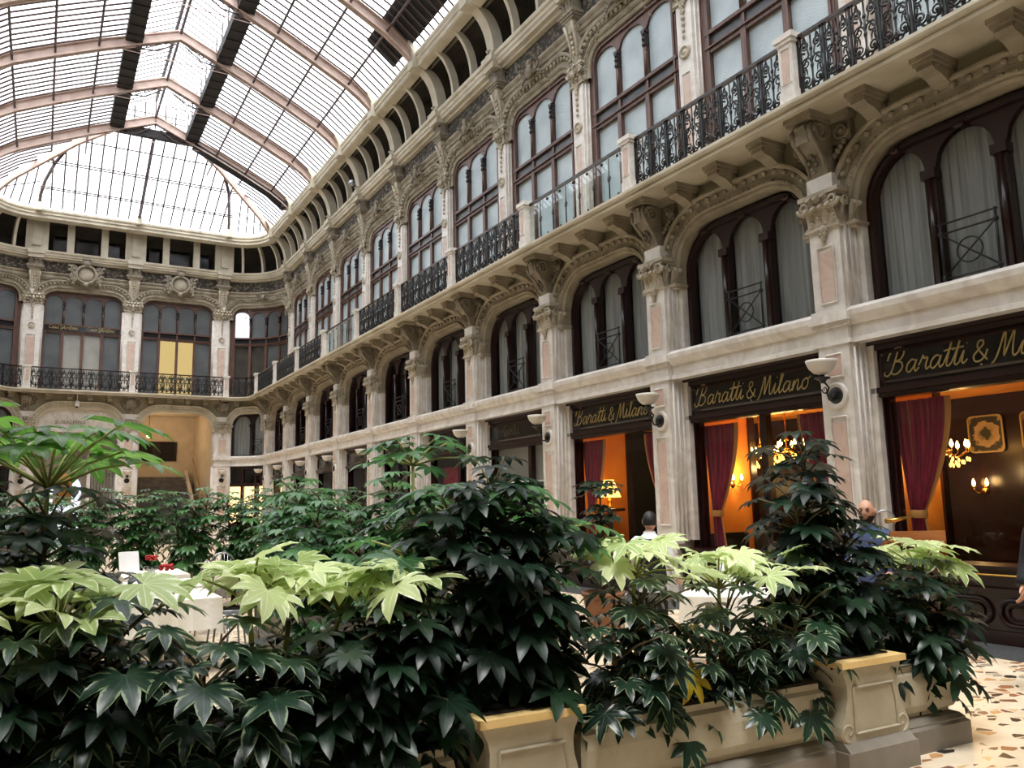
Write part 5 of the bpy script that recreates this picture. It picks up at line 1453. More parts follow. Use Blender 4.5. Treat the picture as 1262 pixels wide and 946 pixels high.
# ------------------------------------------------------------------ Japanese aralia plants
def leaf(mb, base, out, nrm, size, r, lobes=9, droop=.35):
    """one palmate leaf: blade starts at base, middle lobe along out"""
    f = Vector(out).normalized(); n = Vector(nrm); n = (n - f * n.dot(f)).normalized(); s = f.cross(n)
    b = Vector(base); rnd = r.random(); twist = r.uniform(-.12, .12)
    vs = []; col = []; fs = []
    def P(a, rad, lift=0.0):
        x = rad * cos(a); y = rad * sin(a)
        q = rad / size
        z = (-droop * q * q * .8 + .10 * q + lift + twist * y / size) * size
        vs.append(b + f * (x + size * .0) + s * y + n * z)
        return len(vs) - 1
    def add(a, rad, lift, e): i = P(a, rad, lift); col.append((e, rnd, 0, 1)); return i
    c = add(0, 0, 0, 0)
    span = 2.35 * (1 + r.uniform(-.06, .06)); step = 2 * span / (lobes - 1)
    lens = [size * (.58 + .42 * cos((-span + step * i) * .62) ** 1.0) * r.uniform(.93, 1.05) for i in range(lobes)]
    val = [add(-span - step * .42, size * .2, .01, .7)]
    for i in range(lobes - 1):
        val.append(add(-span + step * (i + .5), min(lens[i], lens[i + 1]) * .45, .015, .75))
    val.append(add(span + step * .42, size * .2, .01, .7))
    for i in range(lobes):
        a = -span + step * i; L = lens[i]; v0, v1 = val[i], val[i + 1]
        m1 = add(a, L * .42, -.02, 0); m2 = add(a, L * .60, -.02, 0); m3 = add(a, L * .82, -.03, 0); tp = add(a, L, -.05 - .05 * r.random(), .6)
        w2, w3 = .172 / .6, .128 / .82
        wq = min(1, step / .58)
        l2 = add(a - w2 * wq, L * .60, .025, 1); r2 = add(a + w2 * wq, L * .60, .025, 1)
        l3 = add(a - w3 * wq, L * .80, .005, 1); r3 = add(a + w3 * wq, L * .80, .005, 1)
        fs += [(c, v0, m1), (c, m1, v1), (v0, l2, m2, m1), (m1, m2, r2, v1), (l2, l3, m3, m2), (m2, m3, r3, r2), (l3, tp, m3), (m3, tp, r3)]
    k = len(mb.V)
    mb.add(vs, fs, True)
    if mb.A is None: mb.A = [(0, .5, 0, 1)] * k
    mb.A += col
UPV = Vector((0, 0, 1))
def whorl(fol, stm, top, count, size, r, elev=(0, 1), pet=(.15, .3), az0=None, wide=None, droop=.35, zspan=0.0, tilt=.5, wild=0.0):
    az = r.uniform(0, 6.28) if az0 is None else az0
    for i in range(count):
        az += 2.39996
        if wide:
            a = wide[0] + wide[1] * sin(az)
        else: a = az
        t = i / max(1, count - 1)
        el = elev[0] + (elev[1] - elev[0]) * t + r.uniform(-.12, .12)
        L = r.uniform(*pet) * (1.15 - .35 * t)
        d = Vector((cos(a) * cos(el), sin(a) * cos(el), sin(el)))
        base = Vector(top) - UPV * zspan * (1 - t)
        tip = base + d * L
        mid = base + d * L * .5 + UPV * L * .06
        stm.tube([base, mid, tip], [.008, .006, .005], 4)
        h = Vector((cos(a), sin(a), 0))
        dz = tilt * (.9 - el)  # lower leaves hang more
        out = h + UPV * (-.15 - max(-.35, min(1.3, dz)) * r.uniform(.5, 1.0))
        if wild: out = out + UPV * r.uniform(-wild, wild * 1.3) + Vector((-h.y, h.x, 0)) * r.uniform(-wild, wild)
        leaf(fol, tip, out, UPV + h * r.uniform(-.1 - wild, .25 + wild) + Vector((-h.y, h.x, 0)) * r.uniform(-wild, wild), size * r.uniform(.8, 1.12), r, r.choice((7, 9, 9)), droop * r.uniform(.6, 1.3))
def plant(label, x, y, z0, stems, young=(), m='leaf', ym='leaf_young', seed=1, group=None, name='aralia_plant', sm='stem', extra=None, skirt=0, dens=1.0):
    """stems: (dx, dy, height, leaves, size, zlow) ; young (also lit crowns): (dx, dy, height, count, size)"""
    r = random.Random(seed); t = thing(name, label, 'plant', (x, y, z0), 0, group)
    fol = MB(); st = MB(); yf = MB(); ys = MB()
    for dx, dy, h, n, sz, zl in stems:
        st.tube([(dx * .3, dy * .3, -.05), (dx * .7, dy * .7, h * .4), (dx, dy, h)], [.022, .018, .012], 6)
        k = 0; n = int(n * dens)
        while k < n:
            c = min(n - k, 7); f = k / max(1, n - 1)
            zz = h - (h - zl) * f
            q = Vector((dx * (.3 + .7 * zz / h), dy * (.3 + .7 * zz / h), zz))
            e0 = .75 - 1.15 * f
            whorl(fol, st, q, c, sz * (1 if f > .1 else .85), r, (e0 - .35, e0 + .25), (.13, .32), zspan=.1, tilt=.35 + .6 * f)
            k += c
    for yy in young:
        dx, dy, h, n, sz = yy[:5]; pet = yy[5] if len(yy) > 5 else (.14, .24); el = yy[6] if len(yy) > 6 else (.35, 1.1)
        ys.tube([(dx * .4, dy * .4, -.02), (dx * .8, dy * .8, h * .5), (dx, dy, h - pet[1] * .95)], [.018, .014, .010], 6)
        whorl(yf, ys, (dx, dy, h - pet[1] * .95), n, sz, r, el, pet, droop=.25, tilt=.25, wild=.45 if ym == 'leaf_young' else .1)
    for i in range(skirt):
        bx = r.uniform(-.42, .42); by = r.uniform(-.22, .05); bz = r.uniform(-.02, .38)
        a = -PI / 2 + r.uniform(-.9, .9); h = Vector((cos(a), sin(a), 0))
        st.tube([(bx * .4, by * .2, bz * .6), (bx * .8, by * .8, bz + .05), (bx, by, bz)], .006, 4)
        leaf(fol, (bx, by, bz), h + UPV * r.uniform(-1.4, -.4), UPV + h * r.uniform(.2, .8), stems[0][4] * r.uniform(.8, 1.1), r, r.choice((7, 9)), .35)
    if fol.V: fol.build('foliage', m, t, recalc=False)
    if yf.V: yf.build('crown_foliage', ym, t, recalc=False)  # young leaves, and on some plants crown leaves with light painted in
    if st.V: st.build('stem', sm, t)
    if ys.V: ys.build('young_stem', 'stem_pale', t)
    if extra: extra(t, r)
    return t
S0 = .47
def P_(x, d): q = rowp(x, d); return q[0], q[1]
def near(label, x, d, stems, young=(), seed=1, m='leaf', **k):
    px, py = P_(x, d); k.setdefault('skirt', 14); k.setdefault('dens', 1.8); return plant(label, px, py, k.pop('z0', S0), stems, young, m, seed=seed, group='aralias in the front planters', **k)
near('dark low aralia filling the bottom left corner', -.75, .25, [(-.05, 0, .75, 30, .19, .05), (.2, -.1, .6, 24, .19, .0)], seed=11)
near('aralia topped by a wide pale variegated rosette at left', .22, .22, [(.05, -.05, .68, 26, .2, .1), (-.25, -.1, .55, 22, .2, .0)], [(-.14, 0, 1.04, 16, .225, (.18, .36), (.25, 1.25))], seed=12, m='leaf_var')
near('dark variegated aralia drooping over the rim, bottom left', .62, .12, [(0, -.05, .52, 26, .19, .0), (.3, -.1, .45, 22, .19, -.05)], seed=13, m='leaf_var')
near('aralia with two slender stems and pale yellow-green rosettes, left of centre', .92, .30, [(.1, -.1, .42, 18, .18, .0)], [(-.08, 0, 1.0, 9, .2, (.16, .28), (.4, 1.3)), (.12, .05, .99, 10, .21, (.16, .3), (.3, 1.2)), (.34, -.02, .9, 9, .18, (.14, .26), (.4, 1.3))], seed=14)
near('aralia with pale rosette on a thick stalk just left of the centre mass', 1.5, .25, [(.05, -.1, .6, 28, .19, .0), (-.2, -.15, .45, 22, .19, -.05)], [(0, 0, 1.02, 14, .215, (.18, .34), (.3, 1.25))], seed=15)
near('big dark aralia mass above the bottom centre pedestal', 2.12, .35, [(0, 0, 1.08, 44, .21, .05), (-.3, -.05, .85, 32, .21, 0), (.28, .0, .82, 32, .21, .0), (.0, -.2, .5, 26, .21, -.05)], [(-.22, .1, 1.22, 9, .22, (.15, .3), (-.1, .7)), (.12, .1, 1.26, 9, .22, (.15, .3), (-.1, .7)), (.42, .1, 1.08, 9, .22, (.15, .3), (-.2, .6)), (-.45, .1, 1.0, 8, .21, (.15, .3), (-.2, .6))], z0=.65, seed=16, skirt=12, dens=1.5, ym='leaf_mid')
near('dark aralia filling the gap between the two slender stems and the pedestal', 1.22, .2, [(-.1, -.1, .5, 24, .2, .0), (.15, -.05, .55, 24, .2, .0)], seed=25)
near('low dark aralia below the wide pale rosette', -.2, .15, [(0, -.1, .55, 28, .21, .0), (.25, -.1, .5, 24, .2, -.05)], seed=26)
near('shaded aralia behind the wide pale rosette', -.25, .5, [(0, .1, .8, 30, .2, .1)], seed=27, skirt=0)
def yellow_leaf(t, r):
    f = MB(); s = MB()
    s.tube([(.08, -.1, .25), (.14, -.28, .22)], .006, 4); leaf(f, (.14, -.28, .22), (.2, -.5, -.9), (0, -1, .3), .17, r, 7, .3)
    o = f.build('yellow_leaf', 'yellow', t, recalc=False); o['label'] = 'single yellowed leaf'; s.build('yellow_leaf_stalk', 'stem_pale', o)
near('aralia with pale rosette and one yellowed leaf over the long trough', 2.95, .25, [(0, -.05, .62, 26, .17, .1), (.25, -.12, .35, 16, .16, .0), (-.25, -.1, .4, 16, .16, .0)], [(0, 0, 1.05, 14, .2, (.18, .34), (.2, 1.25))], seed=17, m='leaf_var', extra=yellow_leaf)
near('aralia with pale rosette in front of the cloth covered table', 3.58, .25, [(0, -.05, .5, 20, .16, .05), (.15, -.12, .3, 14, .16, .0)], [(0, 0, .93, 13, .19, (.18, .32), (.25, 1.25))], seed=18, m='leaf_var')
near('aralia with pale rosette beside the tall dark aralia', 4.02, .25, [(.1, -.1, .5, 22, .17, .0)], [(.05, .05, .9, 11, .18, (.16, .3), (.3, 1.25))], seed=19, m='leaf_var')
near('tall dark aralia rising above the right pedestal', 4.5, .35, [(.05, .05, 1.3, 40, .2, .25), (-.18, -.05, .95, 30, .2, .1), (.22, -.1, .7, 30, .2, .0), (0, -.2, .4, 22, .19, -.05)], z0=.65, seed=20, skirt=12, dens=1.4)
near('aralia with large pale rosette at the right end of the planter row', 5.22, .25, [(.1, -.1, .55, 34, .19, .0), (.2, -.15, .35, 20, .19, -.08), (-.1, -.1, .6, 18, .18, .1)], [(.25, .0, .93, 16, .21, (.18, .34), (.1, 1.1))], seed=21, skirt=5, dens=1.3)
plant('tall aralia at left with big backlit leaves against the end facade', .03, 4.35, .4, [(0, 0, 1.22, 30, .19, .45), (-.2, .1, .85, 20, .18, .3), (.25, .15, .8, 18, .18, .3)], [(0, 0, 1.88, 18, .235, (.34, .55), (.30, 1.0))], 'leaf', 'leaf_back', seed=22, dens=1.5)
plant('pot grown aralia behind the front row at far left', -.75, 5.3, .3, [(0, 0, 1.05, 34, .19, .1), (.3, .1, .9, 26, .18, .1)], seed=23, dens=1.6)
plant('aralia with tall open crown in the centre against the mezzanine', 2.3, 5.3, .4, [(0, 0, 1.15, 24, .19, .4), (.3, .2, .9, 20, .19, .2)], [(0, 0, 1.88, 12, .21, (.2, .38), (.0, .9)), (.12, .1, 1.4, 10, .2, (.2, .34), (-.1, .6))], 'leaf_mid', 'leaf_mid', seed=24, dens=1.3)
for i, (x, y, h, w) in enumerate(((2.65, 6.1, 1.25, 'first behind the big dark aralia'), (3.0, 7.0, 1.3, 'second behind the big dark aralia'), (2.35, 7.2, 1.3, 'nearest the tables on their right side'), (2.5, 8.4, 1.3, 'second nearest the tables on their right side'), (2.75, 9.8, 1.25, 'farthest of the row right of the tables'))):
    plant(f'mid green bushy aralia, {w}', x - .02, y, .47 if i in (1, 3, 4) else .2, [(-.15, 0, h, 34, .19, .3), (.2, .1, h * .9, 30, .19, .2), (0, -.25, h * .75, 26, .19, .1), (-.3, .2, h * .8, 22, .18, .2)], (), 'leaf_mid', seed=30 + i, dens=1.5, group='mid green aralias right of the tables')
for i in range(7):
    x = -.3 + .92 * i
    plant(f'bushy green aralia of the far hedge, {ORD[i]} from the left', x, 15.95, .47, [(-.3, 0, 1.32, 30, .2, .15), (.25, -.1, 1.36, 30, .2, .15), (0, -.25, 1.1, 28, .22, .05)], (), 'leaf_mid', seed=50 + i, dens=1.9, group='aralias of the far hedge')
for i, (x, y) in enumerate(((-.3, 7.2), (-.28, 8.8), (-.25, 10.6))):
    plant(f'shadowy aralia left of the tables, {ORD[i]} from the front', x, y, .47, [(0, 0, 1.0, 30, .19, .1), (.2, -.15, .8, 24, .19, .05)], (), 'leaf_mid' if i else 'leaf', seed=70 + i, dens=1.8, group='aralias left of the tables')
pt = thing('plant_pot', 'brown pot holding the thin plant before the lamp-lit cafe window', 'pot', (6.2, 8.3, 0))
MB().lathe([(0, 0), (.2, 0), (.26, .45), (.28, .45), (.28, .5), (.25, .5), (.24, .46), (0, .46)], seg=20).build('pot_body', 'terra', pt)
plant('thin dark aralia in front of the lamp-lit cafe window', 6.2, 8.3, .47, [(0, 0, 1.25, 22, .19, .45), (.1, .1, .9, 14, .18, .3)], [(0, 0, 1.52, 9, .18, (.16, .26), (-.1, .9))], 'leaf', 'leaf', seed=80)
for i, (x, y, w) in enumerate(((4.9, 8.2, 'left of the potted aralia'), (5.4, 9.6, 'behind the waiter, against the shopfront'), (4.1, 6.6, 'between the big dark aralia and the waiter'))):
    plant(f'green aralia {w}', x, y, .0, [(0, 0, 1.45, 34, .19, .35), (.2, .1, 1.2, 26, .19, .2), (-.2, -.1, 1.1, 24, .19, .2)], (), 'leaf_mid', seed=90 + i, dens=1.4, group='aralias towards the cafe')

# ------------------------------------------------------------------ tables, chairs, table things
def table(_):
    t = thing('table', '', 'table')
    s = MB(); s.lathe([(0, 0), (.24, 0), (.24, .02), (.04, .05), (.035, .66), (.2, .70), (0, .70)], seg=14); s.build('pedestal_leg', 'iron', t)
    MB().box(-.36, .36, -.36, .36, .70, .73).build('tabletop', 'wood', t)
    return t
ptab = placer(table)
def cloth(label, loc, rz, hx, hy, drop=.3, seed=1):
    r = random.Random(seed); s = MB(); n = 64; P = []
    per = []
    for i in range(n):
        a = 2 * PI * i / n; c, d = cos(a), sin(a); k = 1 / max(abs(c), abs(d)); per.append((c * k * hx, d * k * hy))
    vs = [(x, y, .742) for x, y in per]; m = 5
    for j in range(1, m + 1):
        for i, (x, y) in enumerate(per):
            q = 1 + .035 * j / m * sin(i * 1.9 + seed) + .012 * j
            corner = min(abs(abs(x) - hx), abs(abs(y) - hy)) < .02 and abs(abs(x) / hx - abs(y) / hy) < .12
            vs.append((x * q, y * q, .742 - drop * j / m * (1.25 if corner else 1)))
    fs = [tuple(range(n))]
    for j in range(m):
        for i in range(n): fs.append((j * n + i, j * n + (i + 1) % n, (j + 1) * n + (i + 1) % n, (j + 1) * n + i))
    s.add(vs, fs, False)
    o = s.build('tablecloth', 'cloth', None, loc, rz); tag(o, label, 'tablecloth', 'ivory tablecloths'); return o
TB = [(1.25, 9.3, 0, .42, .58, 'nearest of the left table row'), (1.35, 10.75, 0, .42, .6, 'middle of the left table row, with red flowers'), (1.45, 12.7, 0, .42, .6, 'farthest of the left table row'), (2.85, 14.0, 0, .4, .4, 'by the far hedge beside striped chair'), (5.75, 5.72, .76, .42, .42, 'at right behind the pale rosettes')]
for x, y, rz, hx, hy, w in TB:
    ptab(f'pedestal table under ivory cloth, {w}', (x, y, 0), rz, 'pedestal tables', 0)
    cloth(f'ivory tablecloth draped to the side, {w}', (x, y, 0), rz, hx, hy, .42 if x > 5 else .3, int(x * 10))
def chair(_):
    t = thing('chair', '', 'chair')
    s = MB()
    arc = [(-.2, .2, .44)] + [(.2 * cos(PI - PI * i / 10), .2 + .06 * sin(PI * i / 10), .66 + .2 * sin(PI * i / 10)) for i in range(11)] + [(.2, .2, .44)]
    s.tube(arc, .012, 6)
    for i in range(1, 7):
        x = -.2 + .4 * i / 7; zt = .66 + .2 * math.sqrt(max(0, 1 - (x / .2) ** 2)); s.tube([(x, .2, .44), (x, .2 + .05, zt)], .006, 5)
    s.build('wire_back', 'chrome', t)
    s = MB(); s.tube([(.2 * cos(a), .2 * sin(a), .45) for a in [2 * PI * i / 16 for i in range(17)]], .012, 5)
    for i in range(6): x = -.17 + .34 * i / 5; w = math.sqrt(max(0, .04 - x * x)); s.box(x - .02, x + .02, -w, w, .445, .457)
    s.build('slatted_seat', 'chrome', t)
    for sx in (-1, 1):
        for sy in (-1, 1): MB().tube([(sx * .14, sy * .14, .45), (sx * .19, sy * .19, 0)], .011, 6).build('leg', 'chrome', t)
    return t
pch = placer(chair)
for x, y, rz, w in ((2.02, 11.5, -PI / 2, 'beside the middle left table'), (2.02, 12.55, -PI / 2, 'nearer one beside the farthest left table'), (1.92, 9.75, -PI / 2, 'beside the nearest left table'), (1.9, 8.95, -PI / 2, 'in front right of the nearest left table'), (2.85, 14.75, 0, 'behind the far table by the hedge'), (2.02, 13.2, -PI / 2, 'farther one beside the farthest left table'), (6.45, 5.55, -PI / 2 + .76, 'right of the cloth covered table at right'), (4.95, 5.9, PI / 2 + .5, 'left of the cloth covered table at right')):
    pch(f'metal garden chair with arched wire back, {w}', (x, y, 0), rz, 'wire back chairs', 0)
def flower(_):
    t = thing('flower_pot', '', 'flower')
    MB().lathe([(0, 0), (.05, 0), (.065, .1), (.055, .1), (.05, .08), (0, .08)], seg=14).build('white_pot', 'napkin', t)
    r = random.Random(4); s = MB()
    for i in range(10): a = r.uniform(0, 6.28); leaf(s, (.02 * cos(a), .02 * sin(a), .1), (cos(a), sin(a), .4), (0, 0, 1), .1, r, 5, .6)
    s.build('leaves', 'leaf', t, recalc=False)
    s = MB()
    for i in range(26): a = r.uniform(0, 6.28); q = .07 * math.sqrt(r.random()); s.blob((q * cos(a), q * sin(a), .2 + .05 * r.random()), .025, .025, .018, 6, 4)
    s.build('red_blooms', 'red', t)
    return t
pfl = placer(flower)
pfl('small pot of red flowers on the middle left table', (1.33, 10.3, .743), 0, 'red flower pots', 0)
pfl('small pot of red flowers on the farthest left table', (1.40, 12.4, .743), 1, 'red flower pots', 0)
def napk(_):
    t = thing('folded_napkin', '', 'napkin')
    n = 10; s = MB()
    a = [(.085 * cos(PI * i / n), -.05, .085 * sin(PI * i / n)) for i in range(n + 1)]; b = [(x, .05, z) for x, y, z in a]
    s.strip(a, b, True); s.strip([(x * .9, -.05, z * .9) for x, y, z in a], [(x * .9, .05, z * .9) for x, y, z in a], True)
    s.build('fold', 'napkin', t)
    MB().strip([(x * .85, -.0, z * .85) for x, y, z in a], [(x * .85, .0, 0) for x, y, z in a]).build('blue_lining', 'navy', t)
    return t
pn = placer(napk)
pn('white folded napkin arch, left one on the right table', (5.52, 5.62, .743), .76, 'folded napkins', 0)
pn('white folded napkin arch, right one on the right table', (5.82, 5.5, .743), .76, 'folded napkins', 0)
mc = thing('menu_card', 'white tent menu standing on the right table', 'menu', (5.9, 5.85, .743), -.6)
s = MB(); s.prism([(-.09, 0), (-.004, .26), (.004, .26), (.09, 0), (.084, 0), (0, .245), (-.084, 0)], -.1, .1, 'x'); s.build('folded_card', 'napkin', mc)
tpt = thing('terracotta_pot', 'terracotta pot standing on the floor below the right table', 'pot', (5.05, 5.15, 0))
MB().lathe([(0, 0), (.09, 0), (.13, .2), (.15, .2), (.15, .25), (.125, .25), (.11, .05), (0, .05)], seg=18).build('pot_body', 'terra', tpt)
mm = thing('menu_folder', 'open white menu leaning at the far end of the left tables', 'menu', (1.18, 12.95, .743), .4)
s = MB(); s.add([(-.15, 0, 0), (0, .06, 0), (0, .12, .3), (-.15, .06, .3)], [(0, 1, 2, 3)]); s.add([(0, .06, 0), (.15, 0, 0), (.15, .06, .3), (0, .12, .3)], [(0, 1, 2, 3)]); s.build('card_leaves', 'napkin', mm)
# ------------------------------------------------------------------ people
def skin(nodes, edges, sub=1):
    """nodes: {name: (x, y, z, r)}; returns evaluated vertices and faces of a skinned skeleton (first node is the root)"""
    names = list(nodes); ix = {n: i for i, n in enumerate(names)}
    me = bpy.data.meshes.new('skeleton'); me.from_pydata([nodes[n][:3] for n in names], [(ix[a], ix[b]) for a, b in edges], [])
    o = bpy.data.objects.new('skeleton', me); C.objects.link(o)
    m = o.modifiers.new('s', 'SKIN'); m.use_smooth_shade = True
    lay = me.skin_vertices[0].data
    for n in names:
        r = nodes[n][3]; lay[ix[n]].radius = r if isinstance(r, tuple) else (r, r)
    lay[0].use_root = True
    s = o.modifiers.new('b', 'SUBSURF'); s.levels = sub; s.render_levels = sub
    dg = bpy.context.evaluated_depsgraph_get(); dg.update()
    ev = o.evaluated_get(dg); em = ev.to_mesh()
    V = [tuple(v.co) for v in em.vertices]; Fc = [tuple(p.vertices) for p in em.polygons]
    ev.to_mesh_clear(); bpy.data.objects.remove(o); bpy.data.meshes.remove(me)
    return V, Fc
def head_mesh(mb, c, yaw=0.0, s=1.0):
    """head facing -Y (turned by yaw): skull, jaw, nose, brow, ears, lips"""
    R = Matrix.Rotation(yaw, 3, 'Z'); c = Vector(c)
    sg, rn = 28, 20; vs = []; fs = []
    for i in range(rn + 1):
        a = -PI / 2 + PI * i / rn
        for k in range(sg):
            q = 2 * PI * k / sg
            x, y, z = cos(a) * cos(q), cos(a) * sin(q), sin(a)
            X = x * .076; Y = y * .095; Z = z * .118
            if z < 0:
                t = -z; X *= 1 - .34 * t * t; Y *= 1 - .22 * t
                if y < 0: Y -= .012 * t * (1 - abs(x))
            if y < 0:
                f = max(0, -y) ** 3
                Y *= 1 - .05 * f
                # eye sockets, nose ridge, brow, mouth
                ex = math.exp(-((abs(X) - .03) / .014) ** 2 - ((Z - .012) / .013) ** 2); Y += .010 * ex
                br = math.exp(-((abs(X) - .028) / .025) ** 2 - ((Z - .032) / .010) ** 2); Y -= .005 * br
                nz = math.exp(-(X / .011) ** 2) * (max(0, min(1, (.030 - Z) / .055)) if Z > -.032 else max(0, 1 - (-.032 - Z) / .010)); Y -= .026 * nz * f
                mo = math.exp(-(X / .026) ** 2 - ((Z + .058) / .007) ** 2); Y -= .005 * mo
            vs.append(c + R @ Vector((X, Y, Z)) * s)
    for i in range(rn):
        for k in range(sg):
            l = (k + 1) % sg; fs.append((i * sg + k, i * sg + l, (i + 1) * sg + l, (i + 1) * sg + k))
    mb.add(vs, fs, True)
    for sx in (-1, 1):
        p = c + R @ Vector((sx * .078, .012, .0)) * s; mb.blob(p, .012 * s, .022 * s, .034 * s, 8, 6)
def person(label, loc, rz, J, outfit, head_yaw=0.0, hair=None, beard=False, scale=1.0):
    t = thing('person', label, 'person', loc, rz); t.scale = (scale,) * 3
    N = dict(
        pel=(0, 0, .97, (.14, .10)), sp=(0, .0, 1.14, (.125, .09)), ch=(0, .01, 1.33, (.155, .105)), nb=(0, .015, 1.455, (.082, .07)), nk=(0, .008, 1.51, (.056, .058)), hb=(0, -.002, 1.575, .060))
    E_ = [('pel', 'sp'), ('sp', 'ch'), ('ch', 'nb'), ('nb', 'nk'), ('nk', 'hb')]
    for s, q in ((-1, 'l'), (1, 'r')):
        sh, el, wr = (s * .178, .015, 1.425), J['el' + q], J['wr' + q]
        N['s' + q] = sh + (.058,); N['e' + q] = tuple(el) + (.042,); N['w' + q] = tuple(wr) + (.028,)
        d = (Vector(wr) - Vector(el)).normalized(); hd = Vector(J.get('hd' + q, d)).normalized()
        N['p' + q] = tuple(Vector(wr) + hd * .05) + ((.036, .020),)
        E_ += [('ch', 's' + q), ('s' + q, 'e' + q), ('e' + q, 'w' + q), ('w' + q, 'p' + q)]
        sd = Vector(J.get('sd' + q, (0, -1, 0))); sd = (sd - hd * sd.dot(hd)).normalized(); nm = hd.cross(sd)
        curl = s * -1
        for k, (off, L) in enumerate(((.030, .070), (.010, .080), (-.010, .074), (-.030, .058))):
            b = Vector(wr) + hd * .085 + sd * off; a1 = b + hd * L * .45 + nm * curl * .008; a2 = a1 + hd * L * .35 + nm * curl * .022; a3 = a2 + hd * L * .15 + nm * curl * .02
            for j, (p, r) in enumerate(((b, .010), (a1, .009), (a2, .0085), (a3, .007))): N[f'f{q}{k}{j}'] = tuple(p) + (r,)
            E_ += [('p' + q, f'f{q}{k}0')] + [(f'f{q}{k}{j}', f'f{q}{k}{j+1}') for j in range(3)]
        b = Vector(wr) + hd * .035 + sd * .034; a1 = b + (hd * .6 + sd * .7).normalized() * .035; a2 = a1 + (hd * .9 + sd * .2).normalized() * .03
        for j, (p, r) in enumerate(((b, .013), (a1, .011), (a2, .009))): N[f't{q}{j}'] = tuple(p) + (r,)
        E_ += [('w' + q, f't{q}0'), (f't{q}0', f't{q}1'), (f't{q}1', f't{q}2')]
        hp, kn, an = (s * .09, 0, .90), J['kn' + q], J['an' + q]
        N['h' + q] = hp + (.092,); N['k' + q] = tuple(kn) + (.060,); N['a' + q] = tuple(an) + (.042,); N['o' + q] = (an[0] * 1.08, an[1] - .15, .035, (.04, .028))
        E_ += [('pel', 'h' + q), ('h' + q, 'k' + q), ('k' + q, 'a' + q), ('a' + q, 'o' + q)]
    V, Fc = skin(N, E_, 2)
    mb = MB(); mb.add(V, Fc, True)
    hc = Vector((0, -.018, 1.640)); head_mesh(mb, hc, head_yaw)
    mb.build('body', 'skin', t)
    R = Matrix.Rotation(head_yaw, 3, 'Z')
    e = MB()
    for sx in (-1, 1): e.blob(hc + R @ Vector((sx * .030, -.078, .012)), .011, .009, .008, 8, 6)
    e.build('eyes', 'eye', t)
    b = MB()
    for sx in (-1, 1): b.tube([hc + R @ Vector((sx * .014, -.091, .030)), hc + R @ Vector((sx * .030, -.089, .035)), hc + R @ Vector((sx * .048, -.078, .030))], .004, 5)
    b.build('eyebrows', 'hair', t)
    b = MB(); b.tube([hc + R @ Vector((x, -.0905 + abs(x) * .25, -.058)) for x in (-.024, -.012, 0, .012, .024)], [.002, .005, .005, .005, .002], 6); b.build('lips', 'lips', t)
    def shell(name, m, test, off):
        sg, rn = 32, 24; s = MB(); hm = MB(); head_mesh(hm, (0, 0, 0)); vs = []; keep = []
        sg, rn = 28, 20; base = hm.V[:sg * (rn + 1)]
        for v in base:
            d = Vector(v).normalized(); vs.append(hc + R @ (Vector(v) + d * off))
        for i in range(rn):
            for k in range(sg):
                l = (k + 1) % sg; f = (i * sg + k, i * sg + l, (i + 1) * sg + l, (i + 1) * sg + k)
                if test(base[f[0]]) and test(base[f[2]]): keep.append(f)
        s.add(vs, keep, True).build(name, m, t)
    if hair: shell('hair', hair, lambda v: (v[2] > .045 and v[1] > -.085) or (v[1] > -.01 and v[2] > -.05) or v[2] > .085, .011)
    if beard: shell('beard', 'beard', lambda v: v[1] < .015 and v[2] < -.035 and not (abs(v[0]) < .024 and -.064 < v[2] < -.050 and v[1] < 0) and v[2] > -.13, .008)
    # clothing
    top = outfit['top']; ct = outfit.get('coat'); g = .022 if ct else .0
    def loft(mb, rings, seg=24):
        vs = []; fs = []
        for z, cy, rx, ry in rings:
            for k in range(seg):
                q = 2 * PI * k / seg; c_, s_ = cos(q), sin(q); e = .86
                vs.append((rx * math.copysign(abs(c_) ** e, c_), cy + ry * math.copysign(abs(s_) ** e, s_), z))
        for i in range(len(rings) - 1):
            for k in range(seg):
                l = (k + 1) % seg; fs.append((i * seg + k, i * seg + l, (i + 1) * seg + l, (i + 1) * seg + k))
        mb.add(vs, fs, True)
    def limb(mb, pts, rs, seg=14):
        P = [Vector(p) for p in pts]; Q = []; R2 = []
        for i in range(len(P) - 1):
            for k in range(4):
                t = k / 4; Q.append(P[i].lerp(P[i + 1], t)); R2.append(rs[i] + (rs[i + 1] - rs[i]) * t)
        Q.append(P[-1]); R2.append(rs[-1])
        for _ in range(2):
            Q = [Q[0]] + [(Q[i - 1] + Q[i] * 2 + Q[i + 1]) / 4 for i in range(1, len(Q) - 1)] + [Q[-1]]
        mb.tube(Q, R2, seg)
    body_r = [(.84, 0, .168, .132), (.98, 0, .164, .128), (1.14, .0, .154, .118), (1.27, .006, .174, .128), (1.36, .01, .186, .126), (1.42, .012, .176, .112), (1.455, .014, .135, .096), (1.48, .012, .095, .084), (1.505, .008, .071, .072), (1.53, .006, .066, .068)]
    m_ = MB(); rr_ = [(z, c, x + g, y + g) for z, c, x, y in body_r[1 if ct else 0:]]
    if ct: rr_ = [(.50, .01, .235, .19), (.60, .01, .225, .182), (.75, .005, .21, .17), (.88, 0, .198, .16)] + rr_
    loft(m_, rr_)
    for sg_, q in ((-1, 'l'), (1, 'r')):
        limb(m_, [(sg_ * .09, .015, 1.385), N['s' + q][:3], N['e' + q][:3], N['w' + q][:3]], [.07 + g, .070 + g, .054 + g, .040 + g])
    m_.build(outfit.get('top_name', 'shirt'), top, t)
    m_ = MB(); loft(m_, [(1.05, 0, .150, .112), (.96, 0, .156, .120), (.86, 0, .160, .124), (.79, 0, .135, .110), (.76, 0, .06, .05)])
